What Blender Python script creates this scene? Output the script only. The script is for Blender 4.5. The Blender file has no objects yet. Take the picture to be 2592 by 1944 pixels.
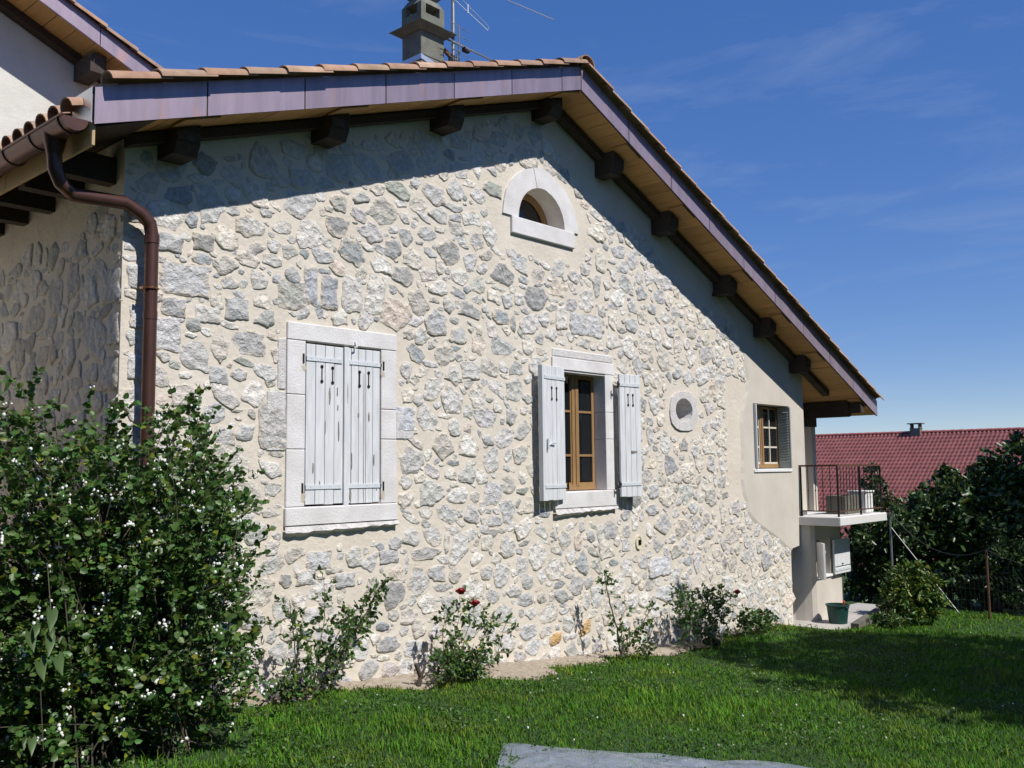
import bpy, bmesh, math, random
import numpy as np
from mathutils import Matrix, Vector
from mathutils.geometry import tessellate_polygon
random.seed(7); rng = np.random.default_rng(11)
sc = bpy.context.scene; COL = sc.collection

# ------------------------------------------------------------------ camera
CAM = np.array([0.0, -6.7, 1.77]); FPX = 2380.0
RM = np.array([[0.6702476345128123, -0.7420630987167229, -0.010510278441336734],
               [0.06007523700733318, 0.06836608023451994, -0.9958499108660299],
               [0.7397020172532262, 0.6668346396193753, 0.09040182008790335]])
cd = bpy.data.cameras.new('camera'); cam = bpy.data.objects.new('camera', cd); COL.objects.link(cam)
cd.sensor_width = 36; cd.lens = FPX / 2592 * 36; cd.clip_start = .05; cd.clip_end = 6000
cam.matrix_world = Matrix([[RM[0][i], -RM[1][i], -RM[2][i], CAM[i]] for i in range(3)] + [[0, 0, 0, 1]])
sc.camera = cam
sc.render.resolution_x = 1024; sc.render.resolution_y = 768

# ------------------------------------------------------------------ sky, sun, exposure
SUN_EL = math.radians(50.3); SUN_X = 0.03          # the sun stands almost square to the gable
w = bpy.data.worlds.new('World'); sc.world = w; w.use_nodes = True
nt = w.node_tree; nt.nodes.clear()
def wn(t, **k):
    n = nt.nodes.new(t)
    for a, b in k.items(): setattr(n, a, b)
    return n
sky = wn('ShaderNodeTexSky', sky_type='NISHITA', sun_disc=False, sun_elevation=SUN_EL, sun_rotation=math.pi,
         altitude=2500, air_density=1.0, dust_density=0.0, ozone_density=5.0)
tc = wn('ShaderNodeTexCoord'); mp = wn('ShaderNodeMapping'); mp.inputs['Scale'].default_value = (1.0, 1.6, 9.0)
mp.inputs['Rotation'].default_value = (.12, .25, .3)
n1 = wn('ShaderNodeTexNoise'); n1.inputs['Scale'].default_value = 2.3; n1.inputs['Detail'].default_value = 8; n1.inputs['Roughness'].default_value = .62
n1.inputs['Distortion'].default_value = .6
cr = wn('ShaderNodeValToRGB'); cr.color_ramp.elements[0].position = .50; cr.color_ramp.elements[1].position = 1.0
mul = wn('ShaderNodeMath', operation='MULTIPLY'); mul.inputs[1].default_value = .32
hs = wn('ShaderNodeHueSaturation'); hs.inputs['Saturation'].default_value = 1.74; hs.inputs['Hue'].default_value = .521; hs.inputs['Value'].default_value = 1.76
mx = wn('ShaderNodeMix', data_type='RGBA'); mx.inputs['B'].default_value = (3.4, 3.8, 4.6, 1)
bg = wn('ShaderNodeBackground'); bg.inputs['Strength'].default_value = .135
wo = wn('ShaderNodeOutputWorld'); L = nt.links.new
L(tc.outputs['Generated'], mp.inputs['Vector']); L(mp.outputs[0], n1.inputs['Vector']); L(n1.outputs['Fac'], cr.inputs[0])
L(cr.outputs[0], mul.inputs[0]); L(mul.outputs[0], mx.inputs['Factor']); gm = wn('ShaderNodeGamma'); gm.inputs['Gamma'].default_value = .5; L(sky.outputs[0], gm.inputs['Color']); L(gm.outputs[0], hs.inputs['Color'])
L(hs.outputs[0], mx.inputs['A']); L(mx.outputs['Result'], bg.inputs['Color']); L(bg.outputs[0], wo.inputs['Surface'])
sd = bpy.data.lights.new('sun', 'SUN'); sun = bpy.data.objects.new('sun', sd); COL.objects.link(sun)
sd.energy = 4.6; sd.angle = math.radians(.53); sd.color = (1.0, .955, .89)
sun.rotation_euler = Vector((-SUN_X, math.cos(SUN_EL), -math.sin(SUN_EL))).to_track_quat('-Z', 'Y').to_euler()
sun.location = (5, -20, 20)
vs = sc.view_settings; vs.view_transform = 'Standard'; vs.look = 'None'; vs.gamma = 1; vs.exposure = 0.20
vs.use_curve_mapping = False

# ------------------------------------------------------------------ photo pixel -> place
def ray(px, py): return RM.T @ np.array([px - 1296.0, py - 972.0, FPX])
def atY(px, py, Y):
    d = ray(px, py); return CAM + d * ((Y - CAM[1]) / d[1])
def atX(px, py, X):
    d = ray(px, py); return CAM + d * ((X - CAM[0]) / d[0])
def atZ(px, py, Z):
    d = ray(px, py); return CAM + d * ((Z - CAM[2]) / d[2])
GX = [-300, -20, 0, 3, 4.6, 5.3, 7.7, 8.4, 10.4, 13.2, 13.8, 15, 17, 20, 30, 60, 700]
GZ = [.6, .35, .22, .07, -.03, -.09, -.29, -.34, -.5, -.57, -.67, -.72, -.78, -1.0, -2.2, -3.2, -6]
def gz(x, y=0.0): return np.interp(x, GX, GZ) + .012 * np.sin(np.asarray(x) * 2.1 + np.asarray(y) * 1.3)

# ------------------------------------------------------------------ materials
def mat(name, col, rough=.8, metal=0, var=.25, vscale=4, col2=None, bump=0, bscale=40, tint=False, trans=0, spec=None, voro=0, detail=6, stretch=None):
    m = bpy.data.materials.new(name); m.use_nodes = True; t = m.node_tree; b = t.nodes['Principled BSDF']
    N = t.nodes.new; K = t.links.new
    b.inputs['Roughness'].default_value = rough; b.inputs['Metallic'].default_value = metal
    if spec is not None: b.inputs['Specular IOR Level'].default_value = spec
    g = N('ShaderNodeNewGeometry'); vec = g.outputs['Position']
    if stretch:
        mm = N('ShaderNodeMapping'); mm.inputs['Scale'].default_value = stretch; K(vec, mm.inputs['Vector']); vec = mm.outputs[0]
    nz = N('ShaderNodeTexNoise'); nz.inputs['Scale'].default_value = vscale; nz.inputs['Detail'].default_value = detail; nz.inputs['Roughness'].default_value = .6
    K(vec, nz.inputs['Vector'])
    rp = N('ShaderNodeValToRGB'); rp.color_ramp.elements[0].position = .3; rp.color_ramp.elements[1].position = .7
    c2 = col2 or tuple(c * (1 - var) for c in col)
    rp.color_ramp.elements[0].color = (*c2, 1); rp.color_ramp.elements[1].color = (*col, 1)
    K(nz.outputs['Fac'], rp.inputs[0]); out = rp.outputs[0]
    if tint:
        at = N('ShaderNodeAttribute'); at.attribute_name = 'tint'
        mu = N('ShaderNodeMix'); mu.data_type = 'RGBA'; mu.blend_type = 'MULTIPLY'; mu.inputs['Factor'].default_value = 1
        K(out, mu.inputs['A']); K(at.outputs['Color'], mu.inputs['B']); out = mu.outputs['Result']
    K(out, b.inputs['Base Color'])
    if bump:
        n2 = N('ShaderNodeTexNoise'); n2.inputs['Scale'].default_value = bscale; n2.inputs['Detail'].default_value = 8; n2.inputs['Roughness'].default_value = .65
        K(vec, n2.inputs['Vector']); h = n2.outputs['Fac']
        if voro:
            v = N('ShaderNodeTexVoronoi'); v.inputs['Scale'].default_value = voro; v.feature = 'F1'; K(vec, v.inputs['Vector'])
            ad = N('ShaderNodeMath'); ad.operation = 'ADD'; K(h, ad.inputs[0]); K(v.outputs['Distance'], ad.inputs[1]); h = ad.outputs[0]
        bp = N('ShaderNodeBump'); bp.inputs['Strength'].default_value = 1; bp.inputs['Distance'].default_value = bump
        K(h, bp.inputs['Height']); K(bp.outputs[0], b.inputs['Normal'])
    if trans:
        b2 = N('ShaderNodeBsdfTranslucent'); K(out, b2.inputs['Color']); ms = N('ShaderNodeMixShader'); ms.inputs[0].default_value = trans
        o = t.nodes['Material Output']; K(b.outputs[0], ms.inputs[1]); K(b2.outputs[0], ms.inputs[2]); K(ms.outputs[0], o.inputs['Surface'])
    return m
M = {}
M['mortar'] = mat('lime_mortar', (.70, .64, .55), .95, col2=(.61, .548, .46), vscale=2.2, bump=.012, bscale=14)
M['mortar_dark'] = M['mortar']
M['stucco'] = mat('smooth_render', (.62, .575, .51), .95, col2=(.52, .475, .41), vscale=1.6, bump=.002, bscale=60)
M['stone'] = mat('rubble_stone', (.90, .885, .865), .95, col2=(.58, .57, .555), vscale=24, tint=True, bump=.026, bscale=42, voro=13, detail=10)
def smear(m):
    t = m.node_tree; b = t.nodes['Principled BSDF']; K = t.links.new; src = b.inputs['Base Color'].links[0].from_socket
    at = t.nodes.new('ShaderNodeAttribute'); at.attribute_name = 'edge'; g = t.nodes.new('ShaderNodeNewGeometry')
    nz = t.nodes.new('ShaderNodeTexNoise'); nz.inputs['Scale'].default_value = 19; nz.inputs['Detail'].default_value = 5
    ad = t.nodes.new('ShaderNodeMath'); ad.operation = 'ADD'; mr = t.nodes.new('ShaderNodeMapRange'); mr.inputs['From Min'].default_value = .90; mr.inputs['From Max'].default_value = 1.12
    mi = t.nodes.new('ShaderNodeMix'); mi.data_type = 'RGBA'; mi.inputs['B'].default_value = (.64, .575, .485, 1)
    K(g.outputs['Position'], nz.inputs['Vector']); K(nz.outputs['Fac'], ad.inputs[0]); K(at.outputs['Fac'], ad.inputs[1]); K(ad.outputs[0], mr.inputs['Value']); K(mr.outputs[0], mi.inputs['Factor']); K(src, mi.inputs['A']); K(mi.outputs['Result'], b.inputs['Base Color'])
smear(M['stone'])
M['dressed'] = mat('dressed_limestone', (.76, .745, .75), .9, col2=(.60, .58, .565), vscale=3.5, bump=.006, bscale=70)
M['hammered'] = mat('hammered_limestone', (.74, .72, .71), .95, col2=(.56, .54, .52), vscale=24, bump=.016, bscale=60)
M['shutter'] = mat('pale_grey_paint', (.73, .745, .765), .65, col2=(.56, .575, .59), vscale=5, bump=.0015, bscale=90, stretch=(6, 6, .7))
M['shutter2'] = mat('shutter_edge_paint', (.63, .67, .70), .55, var=.1)
M['bare'] = mat('bare_wood_under_paint', (.30, .27, .24), .9, var=.3, vscale=30)
M['iron'] = mat('dark_iron', (.025, .023, .022), .6, 0.4, var=.4, vscale=20)
M['rust'] = mat('rusty_iron', (.075, .038, .025), .75, .2, col2=(.16, .07, .035), vscale=9)
M['wood'] = mat('honey_varnished_wood', (.34, .205, .09), .5, col2=(.25, .145, .06), vscale=6, stretch=(8, 8, 1))
M['muntin'] = mat('cream_paint', (.68, .61, .50), .6, var=.1)
M['glass'] = mat('dark_glass', (.012, .014, .016), .04, var=.1, spec=.55)
M['room'] = mat('dim_room_wall', (.06, .055, .05), .9, var=.2)
M['plank'] = mat('pine_soffit', (.47, .265, .095), .75, col2=(.36, .19, .06), vscale=3, bump=.0008, bscale=50, stretch=(9, 1.2, 9), tint=True)
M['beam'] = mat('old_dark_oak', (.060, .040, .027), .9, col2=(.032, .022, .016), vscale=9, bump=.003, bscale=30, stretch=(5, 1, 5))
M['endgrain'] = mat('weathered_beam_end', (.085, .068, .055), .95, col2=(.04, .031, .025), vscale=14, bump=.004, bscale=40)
M['board'] = mat('new_eave_board', (.50, .36, .19), .7, col2=(.42, .29, .14), vscale=3, stretch=(6, .8, 6))
def copper():
    m = mat('oxidised_copper', (.39, .31, .38), .45, .40, col2=(.28, .225, .275), vscale=3.2, bump=.0006, bscale=12, stretch=(3, 3, .5), tint=True)
    t = m.node_tree; b = t.nodes['Principled BSDF']; src = b.inputs['Base Color'].links[0].from_socket
    g = t.nodes.new('ShaderNodeNewGeometry'); mp_ = t.nodes.new('ShaderNodeMapping'); mp_.inputs['Scale'].default_value = (4.5, 4.5, 1.1)
    nz = t.nodes.new('ShaderNodeTexNoise'); nz.inputs['Scale'].default_value = 1.6; nz.inputs['Detail'].default_value = 5
    rp = t.nodes.new('ShaderNodeValToRGB'); rp.color_ramp.elements[0].position = .58; rp.color_ramp.elements[1].position = .74
    mi = t.nodes.new('ShaderNodeMix'); mi.data_type = 'RGBA'; mi.inputs['B'].default_value = (.55, .27, .16, 1)
    sc_ = t.nodes.new('ShaderNodeMath'); sc_.operation = 'MULTIPLY'; sc_.inputs[1].default_value = .55
    K = t.links.new; K(g.outputs['Position'], mp_.inputs[0]); K(mp_.outputs[0], nz.inputs['Vector']); K(nz.outputs['Fac'], rp.inputs[0]); K(rp.outputs[0], sc_.inputs[0])
    K(sc_.outputs[0], mi.inputs['Factor']); K(src, mi.inputs['A']); K(mi.outputs['Result'], b.inputs['Base Color'])
    return m
M['copper'] = copper()
M['copperpipe'] = mat('brown_copper_pipe', (.15, .075, .058), .38, .6, col2=(.105, .052, .042), vscale=3)
M['coppernew'] = mat('bright_copper_clip', (.65, .33, .16), .35, .9, var=.2)
M['seam'] = mat('dark_hole_shade', (.02, .018, .02), .9)
M['tile'] = mat('clay_roof_tile', (.42, .305, .235), .9, col2=(.27, .185, .14), vscale=7, tint=True, bump=.002, bscale=50)
M['redtile'] = mat('red_pantile', (.30, .10, .09), .8, col2=(.22, .07, .066), vscale=1.5, tint=True)
M['cement'] = mat('grey_cement_block', (.20, .20, .17), .95, col2=(.12, .125, .10), vscale=6, bump=.006, bscale=40)
M['zinc'] = mat('zinc_flashing', (.75, .76, .80), .35, .7, var=.1)
M['alu'] = mat('aluminium', (.62, .63, .65), .4, .8, var=.15)
M['galv'] = mat('galvanised_steel', (.30, .31, .31), .55, .6, var=.3, vscale=12)
M['concrete'] = mat('pale_concrete', (.46, .435, .40), .95, col2=(.37, .35, .32), vscale=4, bump=.003, bscale=40)
M['slabwhite'] = mat('slab_white_paint', (.70, .69, .67), .85, col2=(.62, .61, .585), vscale=3)
M['green'] = mat('dark_green_plastic', (.010, .055, .045), .45, var=.2)
M['orange'] = mat('orange_plastic', (.75, .13, .04), .5, var=.1)
M['soil'] = mat('dry_stony_soil', (.50, .43, .34), 1, col2=(.30, .245, .18), vscale=16, bump=.03, bscale=30, detail=9)
M['darksoil'] = mat('garden_soil', (.10, .075, .05), 1, var=.4, vscale=14, bump=.03, bscale=30)
M['lawn'] = mat('lawn_thatch', (.032, .080, .014), 1, col2=(.022, .052, .011), vscale=6, bump=.03, bscale=26)
M['blade'] = mat('grass_blade', (.092, .235, .018), .75, col2=(.060, .165, .013), vscale=1.4, tint=True, trans=.25, spec=.15)
M['leaf'] = mat('shrub_leaf', (.072, .150, .030), .45, col2=(.050, .112, .022), vscale=3, tint=True, trans=.22)
M['bigleaf'] = mat('bindweed_leaf', (.09, .15, .05), .5, var=.2, vscale=8, trans=.2)
M['darkleaf'] = mat('tree_leaf', (.055, .105, .026), .40, col2=(.036, .072, .018), vscale=1.2, tint=True, trans=.18)
M['bark'] = mat('bark', (.085, .065, .048), .95, col2=(.045, .034, .026), vscale=12, bump=.006, bscale=40)
M['twig'] = mat('thin_twig', (.10, .085, .06), .9, var=.4, vscale=9)
M['cane'] = mat('rose_cane', (.085, .085, .045), .8, col2=(.10, .075, .05), vscale=9)
M['berry'] = mat('white_berry', (.85, .85, .82), .5, var=.05)
M['petal'] = mat('dark_red_petal', (.36, .008, .02), .6, var=.4, vscale=30, trans=.15)
M['lump'] = mat('dark_lump', (.16, .15, .14), .95, var=.4, vscale=8, bump=.01, bscale=30)
M['cream'] = mat('cream_plastic', (.72, .66, .48), .5, var=.08)
M['louver'] = mat('grey_green_shutter_paint', (.30, .335, .315), .55, var=.12)
M['white'] = mat('white_paint', (.80, .80, .79), .6, var=.08)
M['wire'] = mat('fence_wire', (.045, .048, .045), .6, .5, var=.3)
M['mossy'] = mat('mossy_concrete', (.15, .14, .115), .95, col2=(.09, .085, .065), vscale=5, bump=.004, bscale=30)
def tarp_mat():
    m = mat('crinkled_plastic_film', (.52, .56, .66), .12, col2=(.24, .30, .44), vscale=4, bump=.012, bscale=16, detail=8)
    t = m.node_tree; b = t.nodes['Principled BSDF']; tr = t.nodes.new('ShaderNodeBsdfTransparent'); ms = t.nodes.new('ShaderNodeMixShader')
    ms.inputs[0].default_value = .50
    t.links.new(b.outputs[0], ms.inputs[1]); t.links.new(tr.outputs[0], ms.inputs[2]); t.links.new(ms.outputs[0], t.nodes['Material Output'].inputs['Surface'])
    return m
M['tarp'] = tarp_mat()

# ------------------------------------------------------------------ object helpers
ORG = {}
def tag(o, label=None, cat=None, group=None, kind=None):
    if label: o['label'] = label
    if cat: o['category'] = cat
    if group: o['group'] = group
    if kind: o['kind'] = kind
    return o
def empty(name, loc, label=None, cat=None, group=None):
    o = bpy.data.objects.new(name, None); COL.objects.link(o); o.location = loc; ORG[o] = np.array(loc, float); o.empty_display_size = .2
    return tag(o, label, cat, group)
def link(name, me, m, parent, org):
    o = bpy.data.objects.new(name, me); COL.objects.link(o)
    po = ORG[parent] if parent is not None else np.zeros(3)
    if parent is not None: o.parent = parent
    o.location = tuple(np.asarray(org) - po); ORG[o] = np.array(org, float)
    if m is not None and not me.materials: me.materials.append(M[m] if isinstance(m, str) else m)
    return o
def setcol(me, tints):
    a = me.color_attributes.new('tint', 'FLOAT_COLOR', 'POINT'); arr = np.ones((len(me.vertices), 4), np.float32); arr[:, :3] = tints
    a.data.foreach_set('color', arr.ravel())
class MB:
    def __init__(s): s.v = []; s.f = []; s.mi = []; s.cur = 0
    def add(s, vs_, fs):
        n = len(s.v); s.v += [tuple(map(float, p)) for p in vs_]; s.f += [tuple(i + n for i in f) for f in fs]; s.mi += [s.cur] * len(fs)
    def hexa(s, p):   # 8 corners: bottom 4 ccw, top 4
        s.add(p, [(3, 2, 1, 0), (4, 5, 6, 7), (0, 1, 5, 4), (1, 2, 6, 5), (2, 3, 7, 6), (3, 0, 4, 7)])
    def box(s, x0, x1, y0, y1, z0, z1, ch=0.0):
        if ch:
            pts = []; c = ch
            bm = bmesh.new(); bmesh.ops.create_cube(bm, size=1)
            for v in bm.verts: v.co = Vector(((x0 + x1) / 2 + v.co.x * (x1 - x0), (y0 + y1) / 2 + v.co.y * (y1 - y0), (z0 + z1) / 2 + v.co.z * (z1 - z0)))
            bmesh.ops.bevel(bm, geom=bm.edges[:], offset=c, segments=1, affect='EDGES')
            bm.verts.index_update(); s.add([v.co for v in bm.verts], [[v.index for v in f.verts] for f in bm.faces]); bm.free(); return
        s.hexa([(x0, y0, z0), (x1, y0, z0), (x1, y1, z0), (x0, y1, z0), (x0, y0, z1), (x1, y0, z1), (x1, y1, z1), (x0, y1, z1)])
    def beam(s, a, b, wv, hv):   # box along a->b with half vectors
        a, b, wv, hv = map(np.array, (a, b, wv, hv))
        s.hexa([a - wv - hv, b - wv - hv, b + wv - hv, a + wv - hv, a - wv + hv, b - wv + hv, b + wv + hv, a + wv + hv])
    def prism(s, poly, d):       # planar 3d polygon swept by vector d
        n = len(poly); p = [np.array(q, float) for q in poly]; d = np.array(d, float)
        s.add(p + [q + d for q in p], [tuple(range(n))[::-1], tuple(range(n, 2 * n))] + [(i, (i + 1) % n, n + (i + 1) % n, n + i) for i in range(n)])
    def tube(s, pts, r, n=8, caps=True):
        pts = [np.array(p, float) for p in pts]; m = len(pts); rs = r if hasattr(r, '__len__') else [r] * m
        base = []; up = np.array([.31, .17, .93])
        for i, p in enumerate(pts):
            t = pts[min(i + 1, m - 1)] - pts[max(i - 1, 0)]; t = t / (np.linalg.norm(t) + 1e-9)
            if i == 0:
                if abs(t @ up) > .9: up = np.array([1, 0, 0.])
                a = np.cross(t, up)
            else: a = a - t * (a @ t)
            a = a / (np.linalg.norm(a) + 1e-9); b = np.cross(t, a)
            base += [p + rs[i] * (math.cos(2 * math.pi * k / n) * a + math.sin(2 * math.pi * k / n) * b) for k in range(n)]
        fs = [(i * n + k, i * n + (k + 1) % n, (i + 1) * n + (k + 1) % n, (i + 1) * n + k) for i in range(m - 1) for k in range(n)]
        if caps: fs += [tuple(range(n))[::-1], tuple(range((m - 1) * n, m * n))]
        s.add(base, fs)
    def sphere(s, c, r, seg=8, rings=5):
        vs_ = [(c[0], c[1], c[2] + r)]
        for i in range(1, rings):
            a = math.pi * i / rings
            vs_ += [(c[0] + r * math.sin(a) * math.cos(2 * math.pi * k / seg), c[1] + r * math.sin(a) * math.sin(2 * math.pi * k / seg), c[2] + r * math.cos(a)) for k in range(seg)]
        vs_.append((c[0], c[1], c[2] - r)); fs = [(0, 1 + k, 1 + (k + 1) % seg) for k in range(seg)]
        for i in range(rings - 2): fs += [(1 + i * seg + k, 1 + (i + 1) * seg + k, 1 + (i + 1) * seg + (k + 1) % seg, 1 + i * seg + (k + 1) % seg) for k in range(seg)]
        q = 1 + (rings - 2) * seg; fs += [(q + k, len(vs_) - 1, q + (k + 1) % seg) for k in range(seg)]
        s.add(vs_, fs)
    def build(s, name, m, parent=None, smooth=False, tint=None, origin=None):
        v = np.array(s.v); org = origin if origin is not None else np.array([(v[:, 0].min() + v[:, 0].max()) / 2, (v[:, 1].min() + v[:, 1].max()) / 2, v[:, 2].min()])
        me = bpy.data.meshes.new(name); me.from_pydata([tuple(p) for p in (v - org)], [], s.f)
        ms = m if isinstance(m, (list, tuple)) else [m]
        for k in ms: me.materials.append(M[k])
        if len(ms) > 1: me.polygons.foreach_set('material_index', s.mi)
        if tint is not None: setcol(me, np.array(tint, np.float32))
        bm = bmesh.new(); bm.from_mesh(me); bmesh.ops.recalc_face_normals(bm, faces=bm.faces); bm.to_mesh(me); bm.free()
        if smooth:
            me.shade_smooth() if hasattr(me, 'shade_smooth') else None
            me.set_sharp_from_angle(angle=math.radians(40))
        me.update()
        return link(name, me, None, parent, org)
def fast_mesh(name, V, F, nper, m, parent=None, tint=None, org=None, smooth=False):
    V = np.asarray(V, np.float32); org = np.zeros(3) if org is None else np.asarray(org)
    V = V - org.astype(np.float32); F = np.asarray(F, np.int32); nf = len(F)
    me = bpy.data.meshes.new(name); me.vertices.add(len(V)); me.vertices.foreach_set('co', V.ravel())
    me.loops.add(nf * nper); me.loops.foreach_set('vertex_index', F.ravel()); me.polygons.add(nf)
    me.polygons.foreach_set('loop_start', np.arange(0, nf * nper, nper, dtype=np.int32))
    me.update(calc_edges=True)
    if tint is not None: setcol(me, tint)
    if smooth: me.polygons.foreach_set('use_smooth', np.ones(nf, bool))
    return link(name, me, m, parent, org)
def dup(o, parent, world_org, rot=None, name=None):
    c = o.copy(); COL.objects.link(c); c.parent = parent; c.location = tuple(np.asarray(world_org) - ORG[parent]); ORG[c] = np.array(world_org, float)
    if rot is not None: c.rotation_euler = rot
    if name: c.name = name
    return c

# ================================================================== GROUND
def ground():
    xs = np.concatenate([np.linspace(-250, -12, 14), np.linspace(-10, 24, 137), np.linspace(26, 80, 20), np.linspace(90, 700, 20)])
    ys = np.concatenate([np.linspace(-400, -14, 14), np.linspace(-12, 6, 73), np.linspace(7, 60, 20), np.linspace(70, 500, 14)])
    X, Y = np.meshgrid(xs, ys, indexing='ij'); Z = gz(X, Y)
    # mound level of the lawn away from wall
    V = np.stack([X, Y, Z], -1).reshape(-1, 3); ny = len(ys)
    i, j = np.meshgrid(np.arange(len(xs) - 1), np.arange(ny - 1), indexing='ij'); a = (i * ny + j).ravel()
    F = np.stack([a, a + ny, a + ny + 1, a + 1], -1)
    o = fast_mesh('ground', V, F, 4, 'lawn', smooth=True); tag(o, kind='structure')
ground()
def bed_edge(x): return -(.34 + .16 * np.sin(x * 1.9 + 1) + .10 * np.sin(x * 4.7) + .05 * np.sin(x * 11.3)) * np.interp(x, [3, 4.4, 5.5, 8, 9.5, 11, 12, 13], [.5, .9, 1.25, 1.25, 1.0, .7, .5, .35])
def soil_bed():
    xs = np.linspace(3.1, 13.3, 180); V = []; F = []
    for x in xs:
        e = bed_edge(x) + random.uniform(-.03, .03)
        for k in range(7):
            y = .03 + (e - .03) * k / 6; V.append((x, y, float(gz(x, y)) + (.035 * (1 - k / 6) ** .5 + .006 + random.uniform(-.006, .012)) * (1 if k < 6 else .3)))
    for i in range(len(xs) - 1):
        for k in range(6): a = i * 7 + k; F.append((a, a + 1, a + 8, a + 7))
    o = fast_mesh('garden_bed', V, F, 4, 'soil', smooth=True); tag(o, kind='structure')
soil_bed()

M['bounce_sheet'] = mat('pale_bounce_gravel', (.56, .46, .33), 1, col2=(.42, .34, .24), vscale=9, bump=.012, bscale=60)
def bounce_sheet():  # unseen pale gravel sheet, added to bounce warm light onto the side wall
    xs = np.linspace(-6, 3.1, 24); ys = np.linspace(.45, 12, 24); V = [(x, y, float(gz(x, y)) + .02) for x in xs for y in ys]
    F = [(i * 24 + j, (i + 1) * 24 + j, (i + 1) * 24 + j + 1, i * 24 + j + 1) for i in range(23) for j in range(23)]
    tag(fast_mesh('gravel_bounce_sheet', V, F, 4, 'bounce_sheet', smooth=True), kind='structure')
bounce_sheet()

# ================================================================== STONE HOUSE
OV = .55                                            # verge overhang
AX, AZ = 8.02, 5.95; SL, SR = .3458, .408           # apex of fascia underside, slopes
def zsoff(x): return AZ - (AX - x) * SL if x < AX else AZ - (x - AX) * SR
XL, XR, XE0, XE1 = 3.15, 14.45, 2.67, 16.2; YB = 4.0
house = empty('stone_house', (8.6, 0, -.3), 'rubble stone gable house with pale shutters, clay tile roof and copper verge', 'house')
ARC = (7.95, 4.52, .405)
def arc_pts(r, n=18, cx=ARC[0], cz=ARC[1]): return [(cx + r * math.cos(math.pi * i / n), cz + r * math.sin(math.pi * i / n)) for i in range(n + 1)]
def ell(cx, cz, a, b, n=20): return [(cx + a * math.cos(2 * math.pi * i / n), cz + b * math.sin(2 * math.pi * i / n)) for i in range(n)]
OC = (10.84, 2.53, .215, .165)
W1 = (4.775, 5.607, 1.47, 2.885); W2 = (8.285, 9.09, 1.51, 2.887); W3 = (12.755, 13.93, 1.735, 2.715)
def rect(w_): return [(w_[0], w_[2]), (w_[1], w_[2]), (w_[1], w_[3]), (w_[0], w_[3])]
BOX = (9.72, .86)
def front_wall():
    outer = [(XL, -1.2), (13.86, -1.2), (13.86, .49), (14.12, .52), (14.14, .84), (XR, .86), (XR, zsoff(XR) + .02), (AX, AZ + .02), (XL, zsoff(XL) + .02)]
    holes = [rect(W1), rect(W2), rect(W3), arc_pts(ARC[2]), ell(*OC)]
    mb = MB(); allp = [outer] + holes; flat = [p for q in allp for p in q]
    tris = tessellate_polygon([[Vector((p[0], p[1], 0)) for p in q] for q in allp])
    mb.add([(p[0], 0, p[1]) for p in flat], [tuple(t) for t in tris])
    for h, d in zip(holes, (.12, .34, .44, .30, .40)):      # reveals
        n = len(h); mb.add([(p[0], 0, p[1]) for p in h] + [(p[0], d, p[1]) for p in h], [(i, (i + 1) % n, n + (i + 1) % n, n + i) for i in range(n)])
    return mb.build('wall', 'mortar', house)
wall = front_wall()
# other outer walls
mb = MB(); mb.add([(XL, 0, -1.2), (XL, YB, -1.2), (XL, YB, zsoff(XL)), (XL, 0, zsoff(XL))], [(0, 1, 2, 3)])
side_wall = mb.build('side_wall', 'mortar', house)
mb = MB(); mb.box(XR - .25, XR, .002, YB, .86, zsoff(XR)); mb.box(14.1, 14.3, .3, YB, -1.2, .84)
mb.add([(XL, YB, -1.2), (16, YB, -1.2), (16, YB, 2.6), (AX, YB, AZ), (XL, YB, zsoff(XL))], [(0, 1, 2, 3, 4)])
mb.build('rear_wall', 'stucco', house)
mb = MB(); mb.box(XL + .3, XR - .3, 1.6, 1.65, -.4, 4.0); mb.box(XL + .3, XR - .3, .45, 3.0, .55, .6); mb.box(XL + .3, XR - .3, .45, 3.0, 3.3, 3.34); mb.build('interior_partition', 'room', house)

# --- where stones show and where the wall is smooth
ST = [atY(px, py, 0) for px, py in ((1868, 840), (1888, 900), (1893, 960), (1882, 1050), (1878, 1130), (1884, 1220), (1893, 1300), (1925, 1330), (1962, 1352), (1990, 1378), (2004, 1392))]
stz = [p[2] for p in ST][::-1]; stx = [p[0] for p in ST][::-1]
def stucco_x(z): return float(np.interp(z, stz, stx)) if z > stz[0] else 99
def smooth_halo(x, z):
    if x > AX and z > zsoff(x) - .50 - .12 * math.sin(x * 3): return True
    if x <= AX and z > zsoff(x) - .17 - .04 * math.sin(x * 5): return True
    dx, dz = x - ARC[0], z - ARC[1]
    if (dx / .92) ** 2 + ((dz - .1) / .66) ** 2 < 1 and z > 4.15: return True
    return False
RECTS = [(4.56, 5.82, 1.17, 3.06), (8.05, 9.28, 1.18, 3.14), (12.0, 14.6, 1.3, 3), (10.44, 11.24, 2.2, 2.86), (7.42, 8.53, 4.3, 4.53), (9.60, 9.85, .74, 1.0)]
def blocked(x, z, r):
    if x < XL + r or x > 13.84 - r * .6 or z < gz(x) + .02 or smooth_halo(x, z + r * .7): return True
    if x + r * .8 > stucco_x(z): return True
    for a, b, c, d in RECTS:
        if a - r < x < b + r and c - r * .8 < z < d + r * .8: return True
    return False
TINTS = [((.88, .875, .86), 6), ((.76, .765, .77), 3.2), ((.58, .615, .645), 1.1), ((1.03, 1.01, .96), 3.0), ((1.0, .95, .86), 2.6), ((.72, .73, .69), .8), ((.97, .86, .76), .7), ((.54, .55, .55), .4), ((.84, .80, .74), 1.8)]
TW = np.array([t[1] for t in TINTS]); TW = TW / TW.sum()
def pick_tint():
    t = np.array(TINTS[rng.choice(len(TINTS), p=TW)][0]); return np.clip(t * rng.uniform(.87, 1.10) + rng.uniform(-.010, .010, 3), .12, 1.1)
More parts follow.
